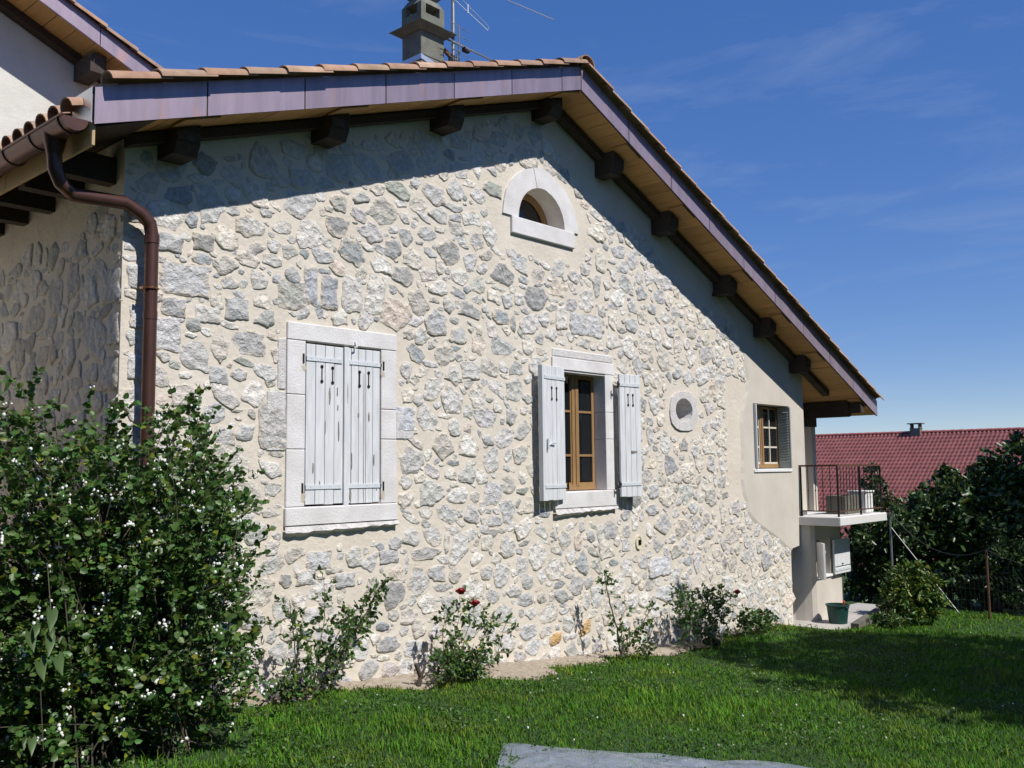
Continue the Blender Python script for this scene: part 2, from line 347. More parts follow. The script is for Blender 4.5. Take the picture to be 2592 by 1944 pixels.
def stone_outline(a, b, ang, square=False, n=None):
    n = n or random.choice((5, 6, 7, 8))
    if square:
        base = [(-a, -b), (0, -b), (a, -b), (a, 0), (a, b), (0, b), (-a, b), (-a, 0)]
        pts = [(x * random.uniform(.84, 1.05), y * random.uniform(.84, 1.06)) for x, y in base]
    else:
        ph = random.random() * 7; pts = []
        for i in range(n):
            t = ph + 2 * math.pi * (i + random.uniform(-.36, .36)) / n; k = random.uniform(.70, 1.14)
            e = (abs(math.cos(t)) ** 3 + abs(math.sin(t)) ** 3) ** (-1 / 3)      # slightly squared
            pts.append((a * k * e * math.cos(t), b * k * e * math.sin(t)))
    for lev in (.13, .07):
        out = []; nz_ = lev * min(a, b)
        for i, p in enumerate(pts):
            q = pts[(i + 1) % len(pts)]; out.append(p)
            out.append(((p[0] + q[0]) / 2 * 1.03 + random.uniform(-nz_, nz_), (p[1] + q[1]) / 2 * 1.03 + random.uniform(-nz_, nz_)))
        pts = out
        if max(a, b) < .05: break
    c, s = math.cos(ang), math.sin(ang)
    return [(x * c - y * s, x * s + y * c) for x, y in pts]
EDGE = (1.0, .62, .36, .12)
def stone_geo(out, h, rough):
    n = len(out); V = []; F = []; tx, tz_ = random.uniform(-.12, .12), random.uniform(-.05, .16)
    for (k, y) in ((1.05, .012), (.985, -.45 * h), (.86, -.95 * h), (.48, -1.05 * h)):
        for (x, z) in out:
            x2, z2 = x * k + random.uniform(-1, 1) * rough * .3, z * k + random.uniform(-1, 1) * rough * .3
            V.append((x2, y + (random.uniform(-1, 1) * rough + tx * x2 * .35 + tz_ * z2 * .35 if y < 0 else 0), z2))
    for r_ in range(3): F += [(r_ * n + i, r_ * n + (i + 1) % n, (r_ + 1) * n + (i + 1) % n, (r_ + 1) * n + i) for i in range(n)]
    V.append((0, -1.05 * h + random.uniform(-1, 1) * rough, 0)); F += [(3 * n + i, 3 * n + (i + 1) % n, 4 * n) for i in range(n)]
    return V, F, [e for e in EDGE for _ in range(n)] + [0.0]
def setedge(me, ed): at = me.attributes.new('edge', 'FLOAT', 'POINT'); at.data.foreach_set('value', np.array(ed, np.float32))
def layout(blk, x0, x1, z0, z1, manual, scale=1.0, dens=1.0):
    cells = {}; items = []; cs = .25
    def near(x, z, R):
        i, j = int(x / cs), int(z / cs)
        for u in range(i - 2, i + 3):
            for v in range(j - 2, j + 3): yield from cells.get((u, v), ())
    def ok(x, z, a, b):
        for (x2, z2, a2, b2) in near(x, z, 0):
            g = random.uniform(-.006, .012)
            if ((x - x2) / (a + a2 + g)) ** 2 + ((z - z2) / (b + b2 + g)) ** 2 < 1: return False
        return True
    def put(x, z, a, b, ang, sq, tint=None, h=None):
        cells.setdefault((int(x / cs), int(z / cs)), []).append((x, z, a, b)); items.append((x, z, a, b, ang, sq, tint, h))
    for m_ in manual: put(*m_)
    area = (x1 - x0) * (z1 - z0)
    for r_, nt_ in ((.145, 6), (.12, 20), (.10, 60), (.084, 130), (.070, 230), (.056, 300), (.044, 300), (.033, 200), (.024, 90)):
        for _ in range(int(nt_ * area * dens)):
            x, z = random.uniform(x0, x1), random.uniform(z0, z1); asp = random.uniform(.85, 1.8) if r_ > .07 else random.choice((random.uniform(.9, 1.6), random.uniform(1.4, 3.4))); rr = r_ * random.uniform(.85, 1.12) * scale
            a, b = rr * math.sqrt(asp), rr / math.sqrt(asp)
            if random.random() < .12: a, b = b, a
            if blk(x, z, max(a, b)) or not ok(x, z, a, b): continue
            put(x, z, a, b, random.gauss(0, .28), False)
    return items
def man(px, py, wpx, hpx, tint=None, sq=True, ang=0, h=.022):
    c = atY(px, py, 0); l = atY(px - wpx / 2, py, 0); r_ = atY(px + wpx / 2, py, 0); t = atY(px, py - hpx / 2, 0); b = atY(px, py + hpx / 2, 0)
    return (c[0], c[2], (r_[0] - l[0]) / 2, (t[2] - b[2]) / 2, ang, sq, tint, h)
GR, WH, BL, PK = (.72, .73, .74), (.98, .96, .92), (.50, .55, .60), (.92, .80, .70)
manual = [man(428, 614, 76, 46, GR), man(466, 708, 132, 86, (.82, .83, .85)), man(420, 845, 76, 84, (.86, .86, .88)), man(440, 777, 66, 48, GR), man(515, 612, 56, 44, (.55, .55, .53)),
 man(352, 800, 50, 60, (.9, .9, .9)), man(345, 700, 50, 62, (.9, .9, .9)), man(350, 930, 56, 70, (.9, .9, .9)), man(525, 795, 64, 40, WH), man(600, 782, 60, 56, GR), man(553, 950, 60, 52, GR, False),
 man(656, 708, 46, 56, WH, False), man(738, 745, 70, 76, (.66, .67, .62)), man(740, 695, 42, 42, GR, False), man(787, 725, 34, 100, (.66, .69, .74)), man(834, 738, 42, 92, (.62, .65, .71)), man(892, 742, 52, 94, WH, True),
 man(949, 745, 46, 98, (1, .98, .92), True, -.22), man(1000, 790, 74, 92, PK, False), man(692, 662, 56, 36, WH, False), man(1020, 700, 66, 52, (.62, .61, .60), False), man(1110, 730, 50, 44, WH, False),
 man(670, 810, 60, 52, (.6, .62, .6), False), man(857, 570, 76, 56, (.52, .52, .52), False), man(1136, 638, 52, 66, (.55, .55, .54), False), man(1270, 690, 58, 64, (.58, .58, .57), False),
 man(1105, 818, 54, 66, (.74, .75, .77), False), man(1190, 790, 56, 52, (.6, .6, .6), False), man(1270, 800, 46, 40, BL, False), man(1160, 850, 46, 48, (.8, .82, .85), False), man(1030, 600, 40, 50, GR, False),
 man(1420, 805, 30, 62, WH, True, .15), man(1462, 818, 38, 54, (.75, .77, .8), True), man(1500, 825, 44, 56, (.85, .86, .88), True), man(1548, 862, 40, 44, WH, False), man(1395, 846, 30, 36, WH, False), man(1600, 825, 34, 40, GR, False),
 man(690, 1075, 66, 118, (.80, .79, .77)), man(1022, 1060, 46, 64, (.80, .83, .90)), man(806, 1418, 62, 50, (.82, .83, .86)), man(776, 1462, 52, 36, (.92, .92, .92)), man(872, 1468, 50, 38, GR), man(984, 1410, 52, 34, GR),
 man(1078, 1402, 70, 36, (.66, .66, .66), False), man(640, 1575, 84, 56, (.85, .85, .86), False), man(790, 1560, 56, 46, (.9, .9, .92), False), man(985, 1628, 62, 46, (.66, .67, .68), False), man(1048, 1640, 52, 48, (.78, .8, .82), False), man(930, 1696, 54, 50, GR, False),
 man(988, 1695, 42, 48, (.86, .8, .8), False), man(870, 1722, 44, 54, GR, False), man(968, 1585, 32, 28, BL, False), man(1110, 1452, 46, 52, (.72, .73, .75), False), man(1140, 1530, 52, 44, (.68, .68, .67), False), man(1230, 1450, 40, 46, GR, False),
 man(1405, 1615, 28, 32, (.85, .55, .25), False, .3, .03), man(1482, 1588, 40, 36, (.88, .62, .34), False, .4, .03), man(1672, 1432, 60, 48, (.86, .88, .94)), man(1690, 1500, 56, 44, (.85, .87, .9), False), man(1650, 1290, 40, 40, (.72, .74, .78), False), man(1680, 1325, 44, 52, (.76, .77, .8), False),
 man(1336, 1598, 46, 46, (.78, .8, .82), False), man(1350, 1640, 40, 48, (.86, .88, .9), False), man(1328, 1518, 44, 36, (.76, .78, .8), False), man(1378, 1300, 30, 22, BL, False), man(1322, 1240, 40, 22, (.5, .56, .5), False),
 man(1250, 480, 52, 40, (.62, .66, .6), False), man(1150, 480, 46, 50, (.92, .92, .92), False, -.5), man(1010, 482, 66, 44, (.66, .70, .62), False, -.3), man(1080, 590, 0 + 46, 44, (.8, .8, .8), False), man(915, 500, 48, 40, (.66, .68, .66), False), man(860, 515, 46, 44, (.62, .63, .6), False)]
manual = [m_ for m_ in manual if not (m_[0] - m_[2] < XL + .02)] + [(XL + .21, zz, .20, .115 + .03 * (i % 2), 0, True, (.92, .92, .92), .02) for i, zz in enumerate((.35, .72, 1.10, 1.48, 1.88))]
items = layout(blocked, XL, 13.86, -.6, 5.6, manual, dens=1.0)
# the wall in the shade, round the corner: coordinates (y, z)
def blk_side(y, z, r): return y < r * .9 or y > YB - .1 or z < .05 or z > 3.72 - .03 * y + .1 * math.sin(y * 5)
items2 = layout(blk_side, 0, YB, 0, 4.0, [(.17 if i % 2 else .12, .2 + .33 * i, .15 if i % 2 else .10, .13, 0, True, (.85, .85, .86), .016) for i in range(10)], dens=.8)
order = sorted(range(len(items)), key=lambda i: -items[i][2] * items[i][3]); big = set(order[:285])
SV, SF, STt, SE = [], [], [], []
def emit(lst, xf, which):
    for i, (x, z, a, b, ang, sq, tint, h) in enumerate(lst):
        k_ = random.uniform(1.04, 1.20) if tint is None else random.uniform(1.0, 1.06); out = stone_outline(a * k_, b * k_, ang, sq, n=None)
        h = (h or .03) * random.uniform(.4, .75) if h else random.uniform(.25, 1.0) * min(.018, .007 + .08 * min(a, b)); tn = np.array(tint) * random.uniform(.9, 1.05) if tint else pick_tint()
        V, F, ed = stone_geo(out, h, .0008 + .008 * min(a, b)); bias = random.uniform(-.16, .22); ed = [e + bias for e in ed]
        if which == 'f' and i in big:
            me = bpy.data.meshes.new('stone'); me.from_pydata(V, [], F); setcol(me, np.tile(tn, (len(V), 1))); setedge(me, ed); link('stone', me, 'stone', wall, (x, 0, z))
        else:
            n0 = len(SV); SV.extend(xf(x, z, p) for p in V)
            SF.extend(t for f in F for t in ([(f[0] + n0, f[1] + n0, f[2] + n0)] + ([(f[0] + n0, f[2] + n0, f[3] + n0)] if len(f) == 4 else []))); STt.extend([tn] * len(V)); SE.extend(ed)
emit(items, lambda x, z, p: (x + p[0], p[1], z + p[2]), 'f')
o = fast_mesh('small_stones', SV, SF, 3, 'stone', wall, tint=np.array(STt), org=np.array([8, 0, 1.0])); tag(o, kind='stuff')
setedge(o.data, SE); SV, SF, STt, SE = [], [], [], []
emit(items2, lambda y, z, p: (XL + p[1], y - p[0], z + p[2]), 's')
o = fast_mesh('side_stones', SV, SF, 3, 'stone', side_wall, tint=np.array(STt), org=np.array([XL, 2, 1.0])); tag(o, kind='stuff'); setedge(o.data, SE)

# --- smooth render panel on the right of the gable, a few mm proud of the rubble
def render_panel():
    zs = np.linspace(stz[0] + .004, 4.62, 46); left = []
    for z in zs:
        x = stucco_x(z) if z <= stz[-1] else None
        if x is None: x = AX + (AZ - z - .62) / SR if False else np.interp(z, [stz[-1], 4.62], [stx[-1], AX + (AZ - 4.62) / SR - .06])
        left.append((x + .035 * math.sin(z * 7) + .012 * math.sin(z * 31), z))
    right = [(AX + (AZ - 4.62) / SR + .0, 4.62), (XR + .004, zsoff(XR)), (XR + .004, .845), (14.145, .845), (14.125, .53), (13.87, .50)]
    outer = left + right
    V2 = [Vector((p[0], p[1], 0)) for p in outer]; hole = [Vector((p[0], p[1], 0)) for p in rect(W3)]
    tris = tessellate_polygon([V2, hole]); flat = outer + rect(W3); mb = MB()
    mb.add([(p[0], -.016, p[1]) for p in flat], [tuple(t) for t in tris])
    n = len(outer); mb.add([(p[0], -.016, p[1]) for p in outer] + [(p[0] - (.09 if i < len(left) else 0), .004, p[1] - (.03 if i < len(left) and p[1] < 1.3 else 0)) for i, p in enumerate(outer)], [(i, (i + 1) % n, n + (i + 1) % n, n + i) for i in range(n)])
    h = rect(W3); mb.add([(p[0], -.016, p[1]) for p in h] + [(p[0], .03, p[1]) for p in h], [(i, (i + 1) % 4, 4 + (i + 1) % 4, 4 + i) for i in range(4)])
    mb.build('render_panel', 'stucco', house)
render_panel()

# --- window with closed shutters
def jit(v, s=.004): return v + random.uniform(-s, s)
sur = MB(); sur.box(4.585, 5.80, -.022, .10, 2.89, 3.04, .006); s1 = sur.build('window_surround', 'dressed', house)
def block(x0, x1, z0, z1, y0=-.02, m='dressed', parent=None, name='block', ch=.006):
    mb = MB(); mb.box(x0, x1, y0, .10, z0, z1, ch); return mb.build(name, m, parent or s1)
for z0, z1 in ((2.425, 2.886), (1.96, 2.421), (1.475, 1.956)): block(4.585, 4.772, z0, z1)
for z0, z1 in ((2.335, 2.886), (2.06, 2.331), (1.475, 2.056)): block(5.611, 5.797, z0, z1)
block(4.40, 4.58, 1.945, 2.44, -.012, 'hammered'); block(4.50, 4.58, 2.46, 2.89, -.012, 'hammered'); block(5.80, 6.02, 2.065, 2.325, -.012, 'hammered')
block(4.575, 5.80, 1.315, 1.471, -.035, name='sill', ch=.008)
def rough_ledge(x0, x1, z1, parent, hh=.11):
    n = 22; V = []; F = []
    for i in range(n + 1):
        x = x0 + (x1 - x0) * i / n; zz = z1 - hh * (1 - .5 * i / n) + random.uniform(-.014, .014)
        V += [(x, -.034 + random.uniform(-.006, .004), z1), (x, -.05 + random.uniform(-.012, .01), (z1 + zz) / 2), (x, .02, zz)]
    for i in range(n): a = i * 3; F += [(a, a + 3, a + 4, a + 1), (a + 1, a + 4, a + 5, a + 2)]
    mb = MB(); mb.add(V, F); return mb.build('rough_ledge', 'hammered', parent)
rough_ledge(4.57, 5.80, 1.312, s1)
def shutter_leaf(x0, x1, z0, z1, y, npl, hinge, slots, cover=None, tilt=0, pivot=None, mats=('shutter', 'iron')):
    """one leaf of board shutters: planks, two strap hinges, dark inlays for slots"""
    root = None; rotp = np.array(pivot if pivot else (x0, y, 0)); c, s = math.cos(tilt), math.sin(tilt)
    def xf(mb):
        if tilt: mb.v = [(rotp[0] + (p[0] - rotp[0]) * c - (p[1] - rotp[1]) * s, rotp[1] + (p[0] - rotp[0]) * s + (p[1] - rotp[1]) * c, p[2]) for p in mb.v]
        return mb
    mb = MB(); mb.box(x0 + .01, x1 - .01, y + .032, y + .05, z0 + .10, z0 + .18); mb.box(x0 + .01, x1 - .01, y + .032, y + .05, z1 - .26, z1 - .18)
    if cover: mb.box(cover[0], cover[1], y - .02, y + .001, z0 - .03, z1 + .0, .003)
    root = xf(mb).build('shutter', mats[0], house)
    wd = (x1 - x0) / npl
    for i in range(npl):
        mb = MB(); mb.box(x0 + i * wd + .0022, x0 + (i + 1) * wd - .0022, y + random.uniform(0, .003), y + .03, z0 + random.uniform(0, .008), z1 - random.uniform(0, .005), .003)
        xf(mb).build('plank', mats[0], root)
    for zz in (z0 + .155, z1 - .13):
        mb = MB(); mb.box(x0 + (.02 if hinge > 0 else -.0), x1 - (.02 if hinge < 0 else 0), y - .007, y - .001, zz - .02, zz + .02, .001)
        ex = x1 if hinge > 0 else x0
        for k in range(4):
            bx_ = x0 + (x1 - x0) * (k + .5) / 4; mb.sphere((bx_, y - .007, zz + .005), .006, 6, 4)
        st = xf(mb).build('strap_hinge', 'shutter2', root)
        mb = MB(); xx = ex + hinge * .035; mb.box(min(ex, xx), max(ex, xx), y - .006, y - .002, zz - .014, zz + .014); mb.tube([(xx, y - .006, zz - .045), (xx, y - .006, zz + .035)], .011, 8)
        mb.tube([(xx, y - .006, zz - .03), (xx, y + .06, zz - .03)], .008, 6)
        xf(mb).build('hinge_pin', 'iron', root)
    for sx, sz0, sz1 in slots:  # thin dark inlays stand in for the shade inside the slots
        mb = MB(); mb.box(sx - .005, sx + .005, y - .0045, y + .002, sz0, sz1)
        for q in (sz0, sz1): mb.prism([(sx + .016 * math.cos(t), y - .0045, q + .016 * math.sin(t)) for t in [k * math.pi / 4 for k in range(8)]], (0, .006, 0))
        xf(mb).build('dark_slot_inlay', 'iron', root)
    return root
za, zb = 1.482, 2.872
lf = shutter_leaf(4.782, 5.183, za, zb, -.012, 4, -1, [(4.945, 2.55, 2.68), (5.06, 2.545, 2.675)])
rt = shutter_leaf(5.188, 5.600, za, zb, -.012, 5, 1, [(5.36, 2.535, 2.66), (5.465, 2.535, 2.66)], cover=(5.178, 5.232))
for (x, z, h, rr, par) in ((5.03, 2.43, .16, .011, lf), (5.115, 2.47, .09, .006, lf), (5.13, 2.12, .20, .008, lf), (4.985, 2.15, .12, .005, lf), (4.86, 1.80, .10, .010, lf), (4.93, 1.66, .07, .007, lf), (5.12, 2.33, .06, .005, lf),
    (5.262, 1.56, .13, .018, rt), (5.275, 1.86, .15, .007, rt), (5.53, 1.87, .12, .008, rt), (5.47, 2.26, .09, .010, rt), (5.35, 2.27, .05, .009, rt), (5.213, 2.45, .2, .005, rt), (5.24, 2.0, .1, .004, rt), (5.56, 1.62, .08, .004, rt), (5.41, 1.7, .5, .0028, rt), (5.412, 2.3, .8, .0028, rt)):
    mb = MB(); n = 9; yy = -.0165 if par is lf or x > 5.235 else -.0335
    mb.prism([(x + rr * random.uniform(.5, 1.1) * math.cos(2 * math.pi * k / n), yy, z + h / 2 * random.uniform(.8, 1.05) * math.sin(2 * math.pi * k / n)) for k in range(n)], (0, .004, 0)); mb.build('flaked_paint', 'bare', par)
mb = MB(); mb.tube([(5.30, -.03, 2.93), (5.30, -.05, 2.88), (5.27, -.05, 2.872)], .008, 6); mb.build('shutter_catch', 'shutter2', rt)

M['stain'] = mat('rust_run', (.46, .38, .28), .95, col2=(.60, .54, .46), vscale=18)
for x, z in ((4.752, 1.60), (5.632, 1.60), (4.752, 2.70), (5.63, 2.70)):
    mb = MB(); n = 11; mb.prism([(x + .030 * random.uniform(.5, 1.1) * math.cos(2 * math.pi * k / n), -.0212, z - .045 + (.055 if z < 2 else .03) * random.uniform(.7, 1.1) * math.sin(2 * math.pi * k / n)) for k in range(n)], (0, .002, 0)); mb.build('rust_stain', 'stain', s1)

# --- window with open shutters
mb = MB(); mb.box(8.09, 9.255, -.024, .10, 2.891, 3.03, .006); s2 = mb.build('window_surround', 'dressed', house)
def reveal_block(x0, x1, z0, z1): mb = MB(); mb.box(x0, x1, -.02, .335, z0, z1, .004); mb.build('block', 'dressed', s2)
for z0, z1 in ((2.44, 2.887), (2.12, 2.436), (1.515, 2.116)): reveal_block(9.075, 9.245, z0, z1); reveal_block(8.10, 8.297, z0, z1)
mb = MB(); mb.box(8.297, 9.075, -.01, .335, 2.872, 2.892); mb.build('lintel_soffit', 'dressed', s2)
mb = MB(); mb.box(8.10, 9.25, -.012, .09, 3.034, 3.13, .012); mb.build('block', 'hammered', s2)
mb = MB(); mb.box(8.09, 9.26, -.04, .335, 1.325, 1.512, .008); mb.build('sill', 'dressed', s2)
rough_ledge(8.085, 9.255, 1.322, s2)
def casement(x0, x1, z0, z1, y, rows, parent_name, wood, muntin, mull=.06, fr=.045, leafs=2, open_left=False):
    mb = MB(); mb.box(x0, x0 + fr, y, y + .06, z0, z1); mb.box(x1 - fr, x1, y, y + .06, z0, z1); mb.box(x0, x1, y - .003, y + .063, z1 - fr, z1 - .0); mb.box(x0, x1, y - .012, y + .063, z0, z0 + fr * 1.5, .004)
    root = mb.build('window', wood, house); xm = (x0 + x1) / 2
    mb = MB(); mb.box(xm - mull, xm - .003, y - .014, y + .03, z0 + .05, z1 - .02, .004); mb.box(xm + .003, xm + mull, y - .02, y + .03, z0 + .05, z1 - .02, .004); mb.build('meeting_stile', wood, root)
    zz = [z0 + (z1 - z0) * q for q in rows]
    for a, b in ((x0 + fr, xm - mull), (xm + mull, x1 - fr)):
        for q in zz: mb = MB(); mb.box(a, b, y + .002, y + .028, q - .013, q + .013); mb.build('glazing_bar', muntin, root)
        mb = MB(); mb.box(b - .018 if a < xm else a, b if a < xm else a + .018, y + .001, y + .025, z0 + .06, z1 - .04)
        mb.box(a, b, y + .0, y + .026, z0 + .062, z0 + .09); mb.build('sash', muntin, root)
        ed = [z0 + .09] + zz + [z1 - .05]
        for k in range(len(ed) - 1):
            mb = MB(); mb.box(a, b, y + .016, y + .020, ed[k] + .014, ed[k + 1] - .014); mb.build('pane', 'glass', root)
    return root
casement(8.31, 9.066, 1.52, 2.872, .15, (.30, .68), '', 'wood', 'wood')
zt, zbm = atY(1347, 932, -.08)[2], atY(1352, 1256, -.08)[2]
shutter_leaf(7.77, 8.215, 1.425, 2.905, -.085, 5, 1, [(7.94, 2.535, 2.66), (8.04, 2.535, 2.66)], tilt=0.13, pivot=(8.23, -.05, 0))
mb = MB(); mb.tube([(7.84, -.155, 1.98), (7.84, -.155, 2.10)], .012, 6); mb.tube([(7.84, -.16, 2.02), (7.90, -.15, 2.055), (7.99, -.14, 2.05)], .008, 6); mb.box(7.755, 7.78, -.15, -.09, 1.43, 2.90); mb.build('shutter_latch', 'shutter2', house)
shutter_leaf(9.235, 9.62, 1.425, 2.905, -.12, 4, -1, [(9.385, 2.53, 2.655), (9.475, 2.53, 2.655)], tilt=-.10, pivot=(9.235, -.06, 0))
mb = MB(); mb.box(9.42, 9.53, -.150, -.13, 1.955, 1.98); mb.build('shutter_handle', 'bare', house)

# --- arched attic window
def ring_sector(a0, a1, r0, r1, name, dy=-.02, m='dressed', n=6, jitr=.03):
    mb = MB(); pts = []
    A = [a0 + (a1 - a0) * i / n for i in range(n + 1)]
    o_ = [(ARC[0] + (r1 * (1 + random.uniform(-jitr, jitr))) * math.cos(t), dy, ARC[1] + r1 * (1 + random.uniform(-jitr, jitr)) * .93 * math.sin(t)) for t in A]
    i_ = [(ARC[0] + r0 * math.cos(t), dy, ARC[1] + r0 * math.sin(t)) for t in A]
    for k in range(n):
        P_ = [i_[k], i_[k + 1], o_[k + 1], o_[k]]; B_ = [(p[0], .29, p[2]) for p in P_[:2]] + [(p[0], .05, p[2]) for p in P_[2:]]
        mb.add(P_ + B_, [(0, 1, 2, 3), (0, 1, 5, 4), (2, 3, 7, 6)] + ([(0, 3, 7, 4)] if k == 0 else []) + ([(1, 2, 6, 5)] if k == n - 1 else []))
    return mb.build(name, m, s3 if 's3' in globals() else house)
mb = MB(); mb.box(7.43, 8.52, -.035, .29, 4.325, 4.515, .008); s3 = mb.build('window_surround', 'dressed', house)
ring_sector(.0, 1.34, ARC[2] - .004, .66, 'arch_stone'); ring_sector(1.35, 1.78, ARC[2] - .004, .68, 'arch_stone', -.024, n=3); ring_sector(1.79, 3.14159, ARC[2] - .004, .67, 'arch_stone')
mb = MB(); n = 16
for k in range(n):
    t0, t1 = math.pi * k / n, math.pi * (k + 1) / n
    q = lambda r_, t, y: (ARC[0] + r_ * math.cos(t), y, ARC[1] + r_ * math.sin(t))
    mb.hexa([q(.33, t0, .22), q(.40, t0, .22), q(.40, t0, .28), q(.33, t0, .28), q(.33, t1, .22), q(.40, t1, .22), q(.40, t1, .28), q(.33, t1, .28)])
mb.box(ARC[0] - .40, ARC[0] + .40, .222, .278, 4.517, 4.57); wn3 = mb.build('window', 'wood', house)
mb = MB(); mb.prism([(ARC[0] + .335 * math.cos(math.pi * k / n), .25, ARC[1] + .03 + .32 * math.sin(math.pi * k / n)) for k in range(n + 1)], (0, .006, 0)); mb.build('pane', 'glass', wn3)

# --- oculus
def ring_block():
    mb = MB(); n = 20; inn = ell(OC[0], OC[1], OC[2] - .004, OC[3] - .004, n); sq = []
    for i in range(n):
        t = 2 * math.pi * i / n; k = (abs(math.cos(t)) ** 2.6 + abs(math.sin(t)) ** 2.6) ** (-1 / 2.6); sq.append((OC[0] + .345 * k * math.cos(t) * random.uniform(.97, 1.03), OC[1] - .01 + .265 * k * math.sin(t) * random.uniform(.97, 1.03)))
    V = [(p[0], -.018, p[1]) for p in inn] + [(p[0], -.018 + random.uniform(-.004, .002), p[1]) for p in sq] + [(p[0], .39, p[1]) for p in inn] + [(p[0], .03, p[1]) for p in sq]
    F = []
    for i in range(n): j = (i + 1) % n; F += [(i, j, n + j, n + i), (i, j, 2 * n + j, 2 * n + i), (n + i, n + j, 3 * n + j, 3 * n + i)]
    mb.add(V, F); o = mb.build('oculus_stone', 'hammered', house)
    mb = MB(); mb.prism([(p[0], .33, p[1]) for p in ell(OC[0], OC[1], OC[2] - .006, OC[3] - .006, n)], (0, .01, 0)); mb.build('pane', 'glass', o)
ring_block()

# --- small-paned window in the render, with louvred folding shutters in the reveal
cw = casement(12.78, 13.90, 1.75, 2.70, .17, (.34, .66), '', 'wood', 'muntin', mull=.05, fr=.04)
for a in (13.055, 13.62): mb = MB(); mb.box(a - .011, a + .011, .168, .192, 1.80, 2.66); mb.build('glazing_bar', 'muntin', cw)
mb = MB(); mb.box(13.885, 13.915, -.05, .16, 1.745, 2.70, .004); lv = mb.build('louvred_shutter', 'louver', house)
for k in range(19): mb = MB(); zz = 1.84 + k * .042; mb.add([(13.884, -.02, zz), (13.884, .13, zz), (13.872, .13, zz + .022), (13.872, -.02, zz + .022), (13.886, -.02, zz + .03), (13.886, .13, zz + .03)], [(0, 1, 2, 3), (3, 2, 5, 4), (0, 3, 4), (1, 2, 5)]); mb.build('slat', 'louver', lv)
mb = MB(); mb.box(12.765, 12.79, -.06, .19, 1.745, 2.70, .003); mb.build('folded_shutter', 'shutter2', house)
mb = MB(); mb.box(12.72, 13.95, -.035, .28, 1.685, 1.738, .008); mb.build('window_sill', 'white', house)

# --- small oval fitting in the wall
c = BOX; mb = MB(); n = 16
o_ = ell(c[0], c[1], .065, .088, n); i_ = ell(c[0], c[1], .05, .07, n)
mb.add([(p[0], -.02, p[1]) for p in o_] + [(p[0], -.02, p[1]) for p in i_] + [(p[0], .02, p[1]) for p in o_] + [(p[0], .06, p[1]) for p in i_], [f for i in range(n) for j in [(i + 1) % n] for f in ((i, j, n + j, n + i), (i, j, 2 * n + j, 2 * n + i), (n + i, n + j, 3 * n + j, 3 * n + i))])
bx = mb.build('wall_fitting', 'cream', house)
mb = MB(); mb.prism([(p[0], -.012, p[1]) for p in ell(c[0], c[1], .048, .068, n)], (0, .004, 0)); mb.build('cover', 'cream', bx)
mb = MB()  # flat dark plates stand in for the shade in the hole
for q in ((-.012, .040, -.036, .030), (.006, .038, -.002, .026), (.004, .034, -.034, -.010), (-.006, .018, -.012, .012)): mb.box(c[0] + q[0], c[0] + q[1], -.0165, -.013, c[1] + q[2], c[1] + q[3])
mb.build('dark_hole_plates', 'seam', bx)

# ================================================================== ROOF
FH = .265
mb = MB()                                              # deck
for (x0, x1) in ((XE0, AX), (AX, XE1)):
    z0, z1 = zsoff(x0), zsoff(x1)
    mb.hexa([(x0, -OV + .03, z0 + .03), (x1, -OV + .03, z1 + .03), (x1, YB, z1 + .03), (x0, YB, z0 + .03), (x0, -OV + .03, z0 + FH - .03), (x1, -OV + .03, z1 + FH - .03), (x1, YB, z1 + FH - .03), (x0, YB, z0 + FH - .03)])
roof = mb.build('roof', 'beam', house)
# copper verge panels
def panels(xs):
    for a, b in zip(xs[:-1], xs[1:]):
        g = .006; a2, b2 = a + g, b - g; mb = MB(); zf = zsoff
        mb.hexa([(a2, -OV, zf(a2)), (b2, -OV, zf(b2)), (b2, -OV + .006, zf(b2)), (a2, -OV + .006, zf(a2)), (a2, -OV, zf(a2) + FH), (b2, -OV, zf(b2) + FH), (b2, -OV + .006, zf(b2) + FH), (a2, -OV + .006, zf(a2) + FH)])
        mb.build('verge_panel', 'copper', roof, tint=np.ones(3) * random.uniform(.9, 1.08))
seams = [XE0, 3.50, 4.36, 5.21, 6.05, 6.87, 7.68, AX]; panels(seams)
for x0, x1 in ((XE0 + .01, AX), (AX, XE1 - .01)):
    mb = MB(); mb.hexa([(x0, -OV + .0065, zsoff(x0) + .003), (x1, -OV + .0065, zsoff(x1) + .003), (x1, -OV + .0285, zsoff(x1) + .003), (x0, -OV + .0285, zsoff(x0) + .003), (x0, -OV + .0065, zsoff(x0) + FH - .004), (x1, -OV + .0065, zsoff(x1) + FH - .004), (x1, -OV + .0285, zsoff(x1) + FH - .004), (x0, -OV + .0285, zsoff(x0) + FH - .004)]); mb.build('verge_light_stop', 'beam', roof)  # dark backing strip added to stop sunlight leaking through the panel joints
panels([AX] + [AX + .9 * k for k in range(1, 9)] + [XE1])
mb = MB(); mb.box(XE0 - .004, XE0 + .02, -OV + .03, -OV + .33, zsoff(XE0) + .02, zsoff(XE0) + FH); mb.add([(XE0, -OV - .012, zsoff(XE0) + FH + .004), (XE0 + .16, -OV - .012, zsoff(XE0 + .16) + FH + .004), (XE0 + .16, -OV + .08, zsoff(XE0 + .16) + FH + .012), (XE0, -OV + .08, zsoff(XE0) + FH + .012)], [(0, 1, 2, 3)])
mb.build('verge_corner_cap', 'zinc', roof)
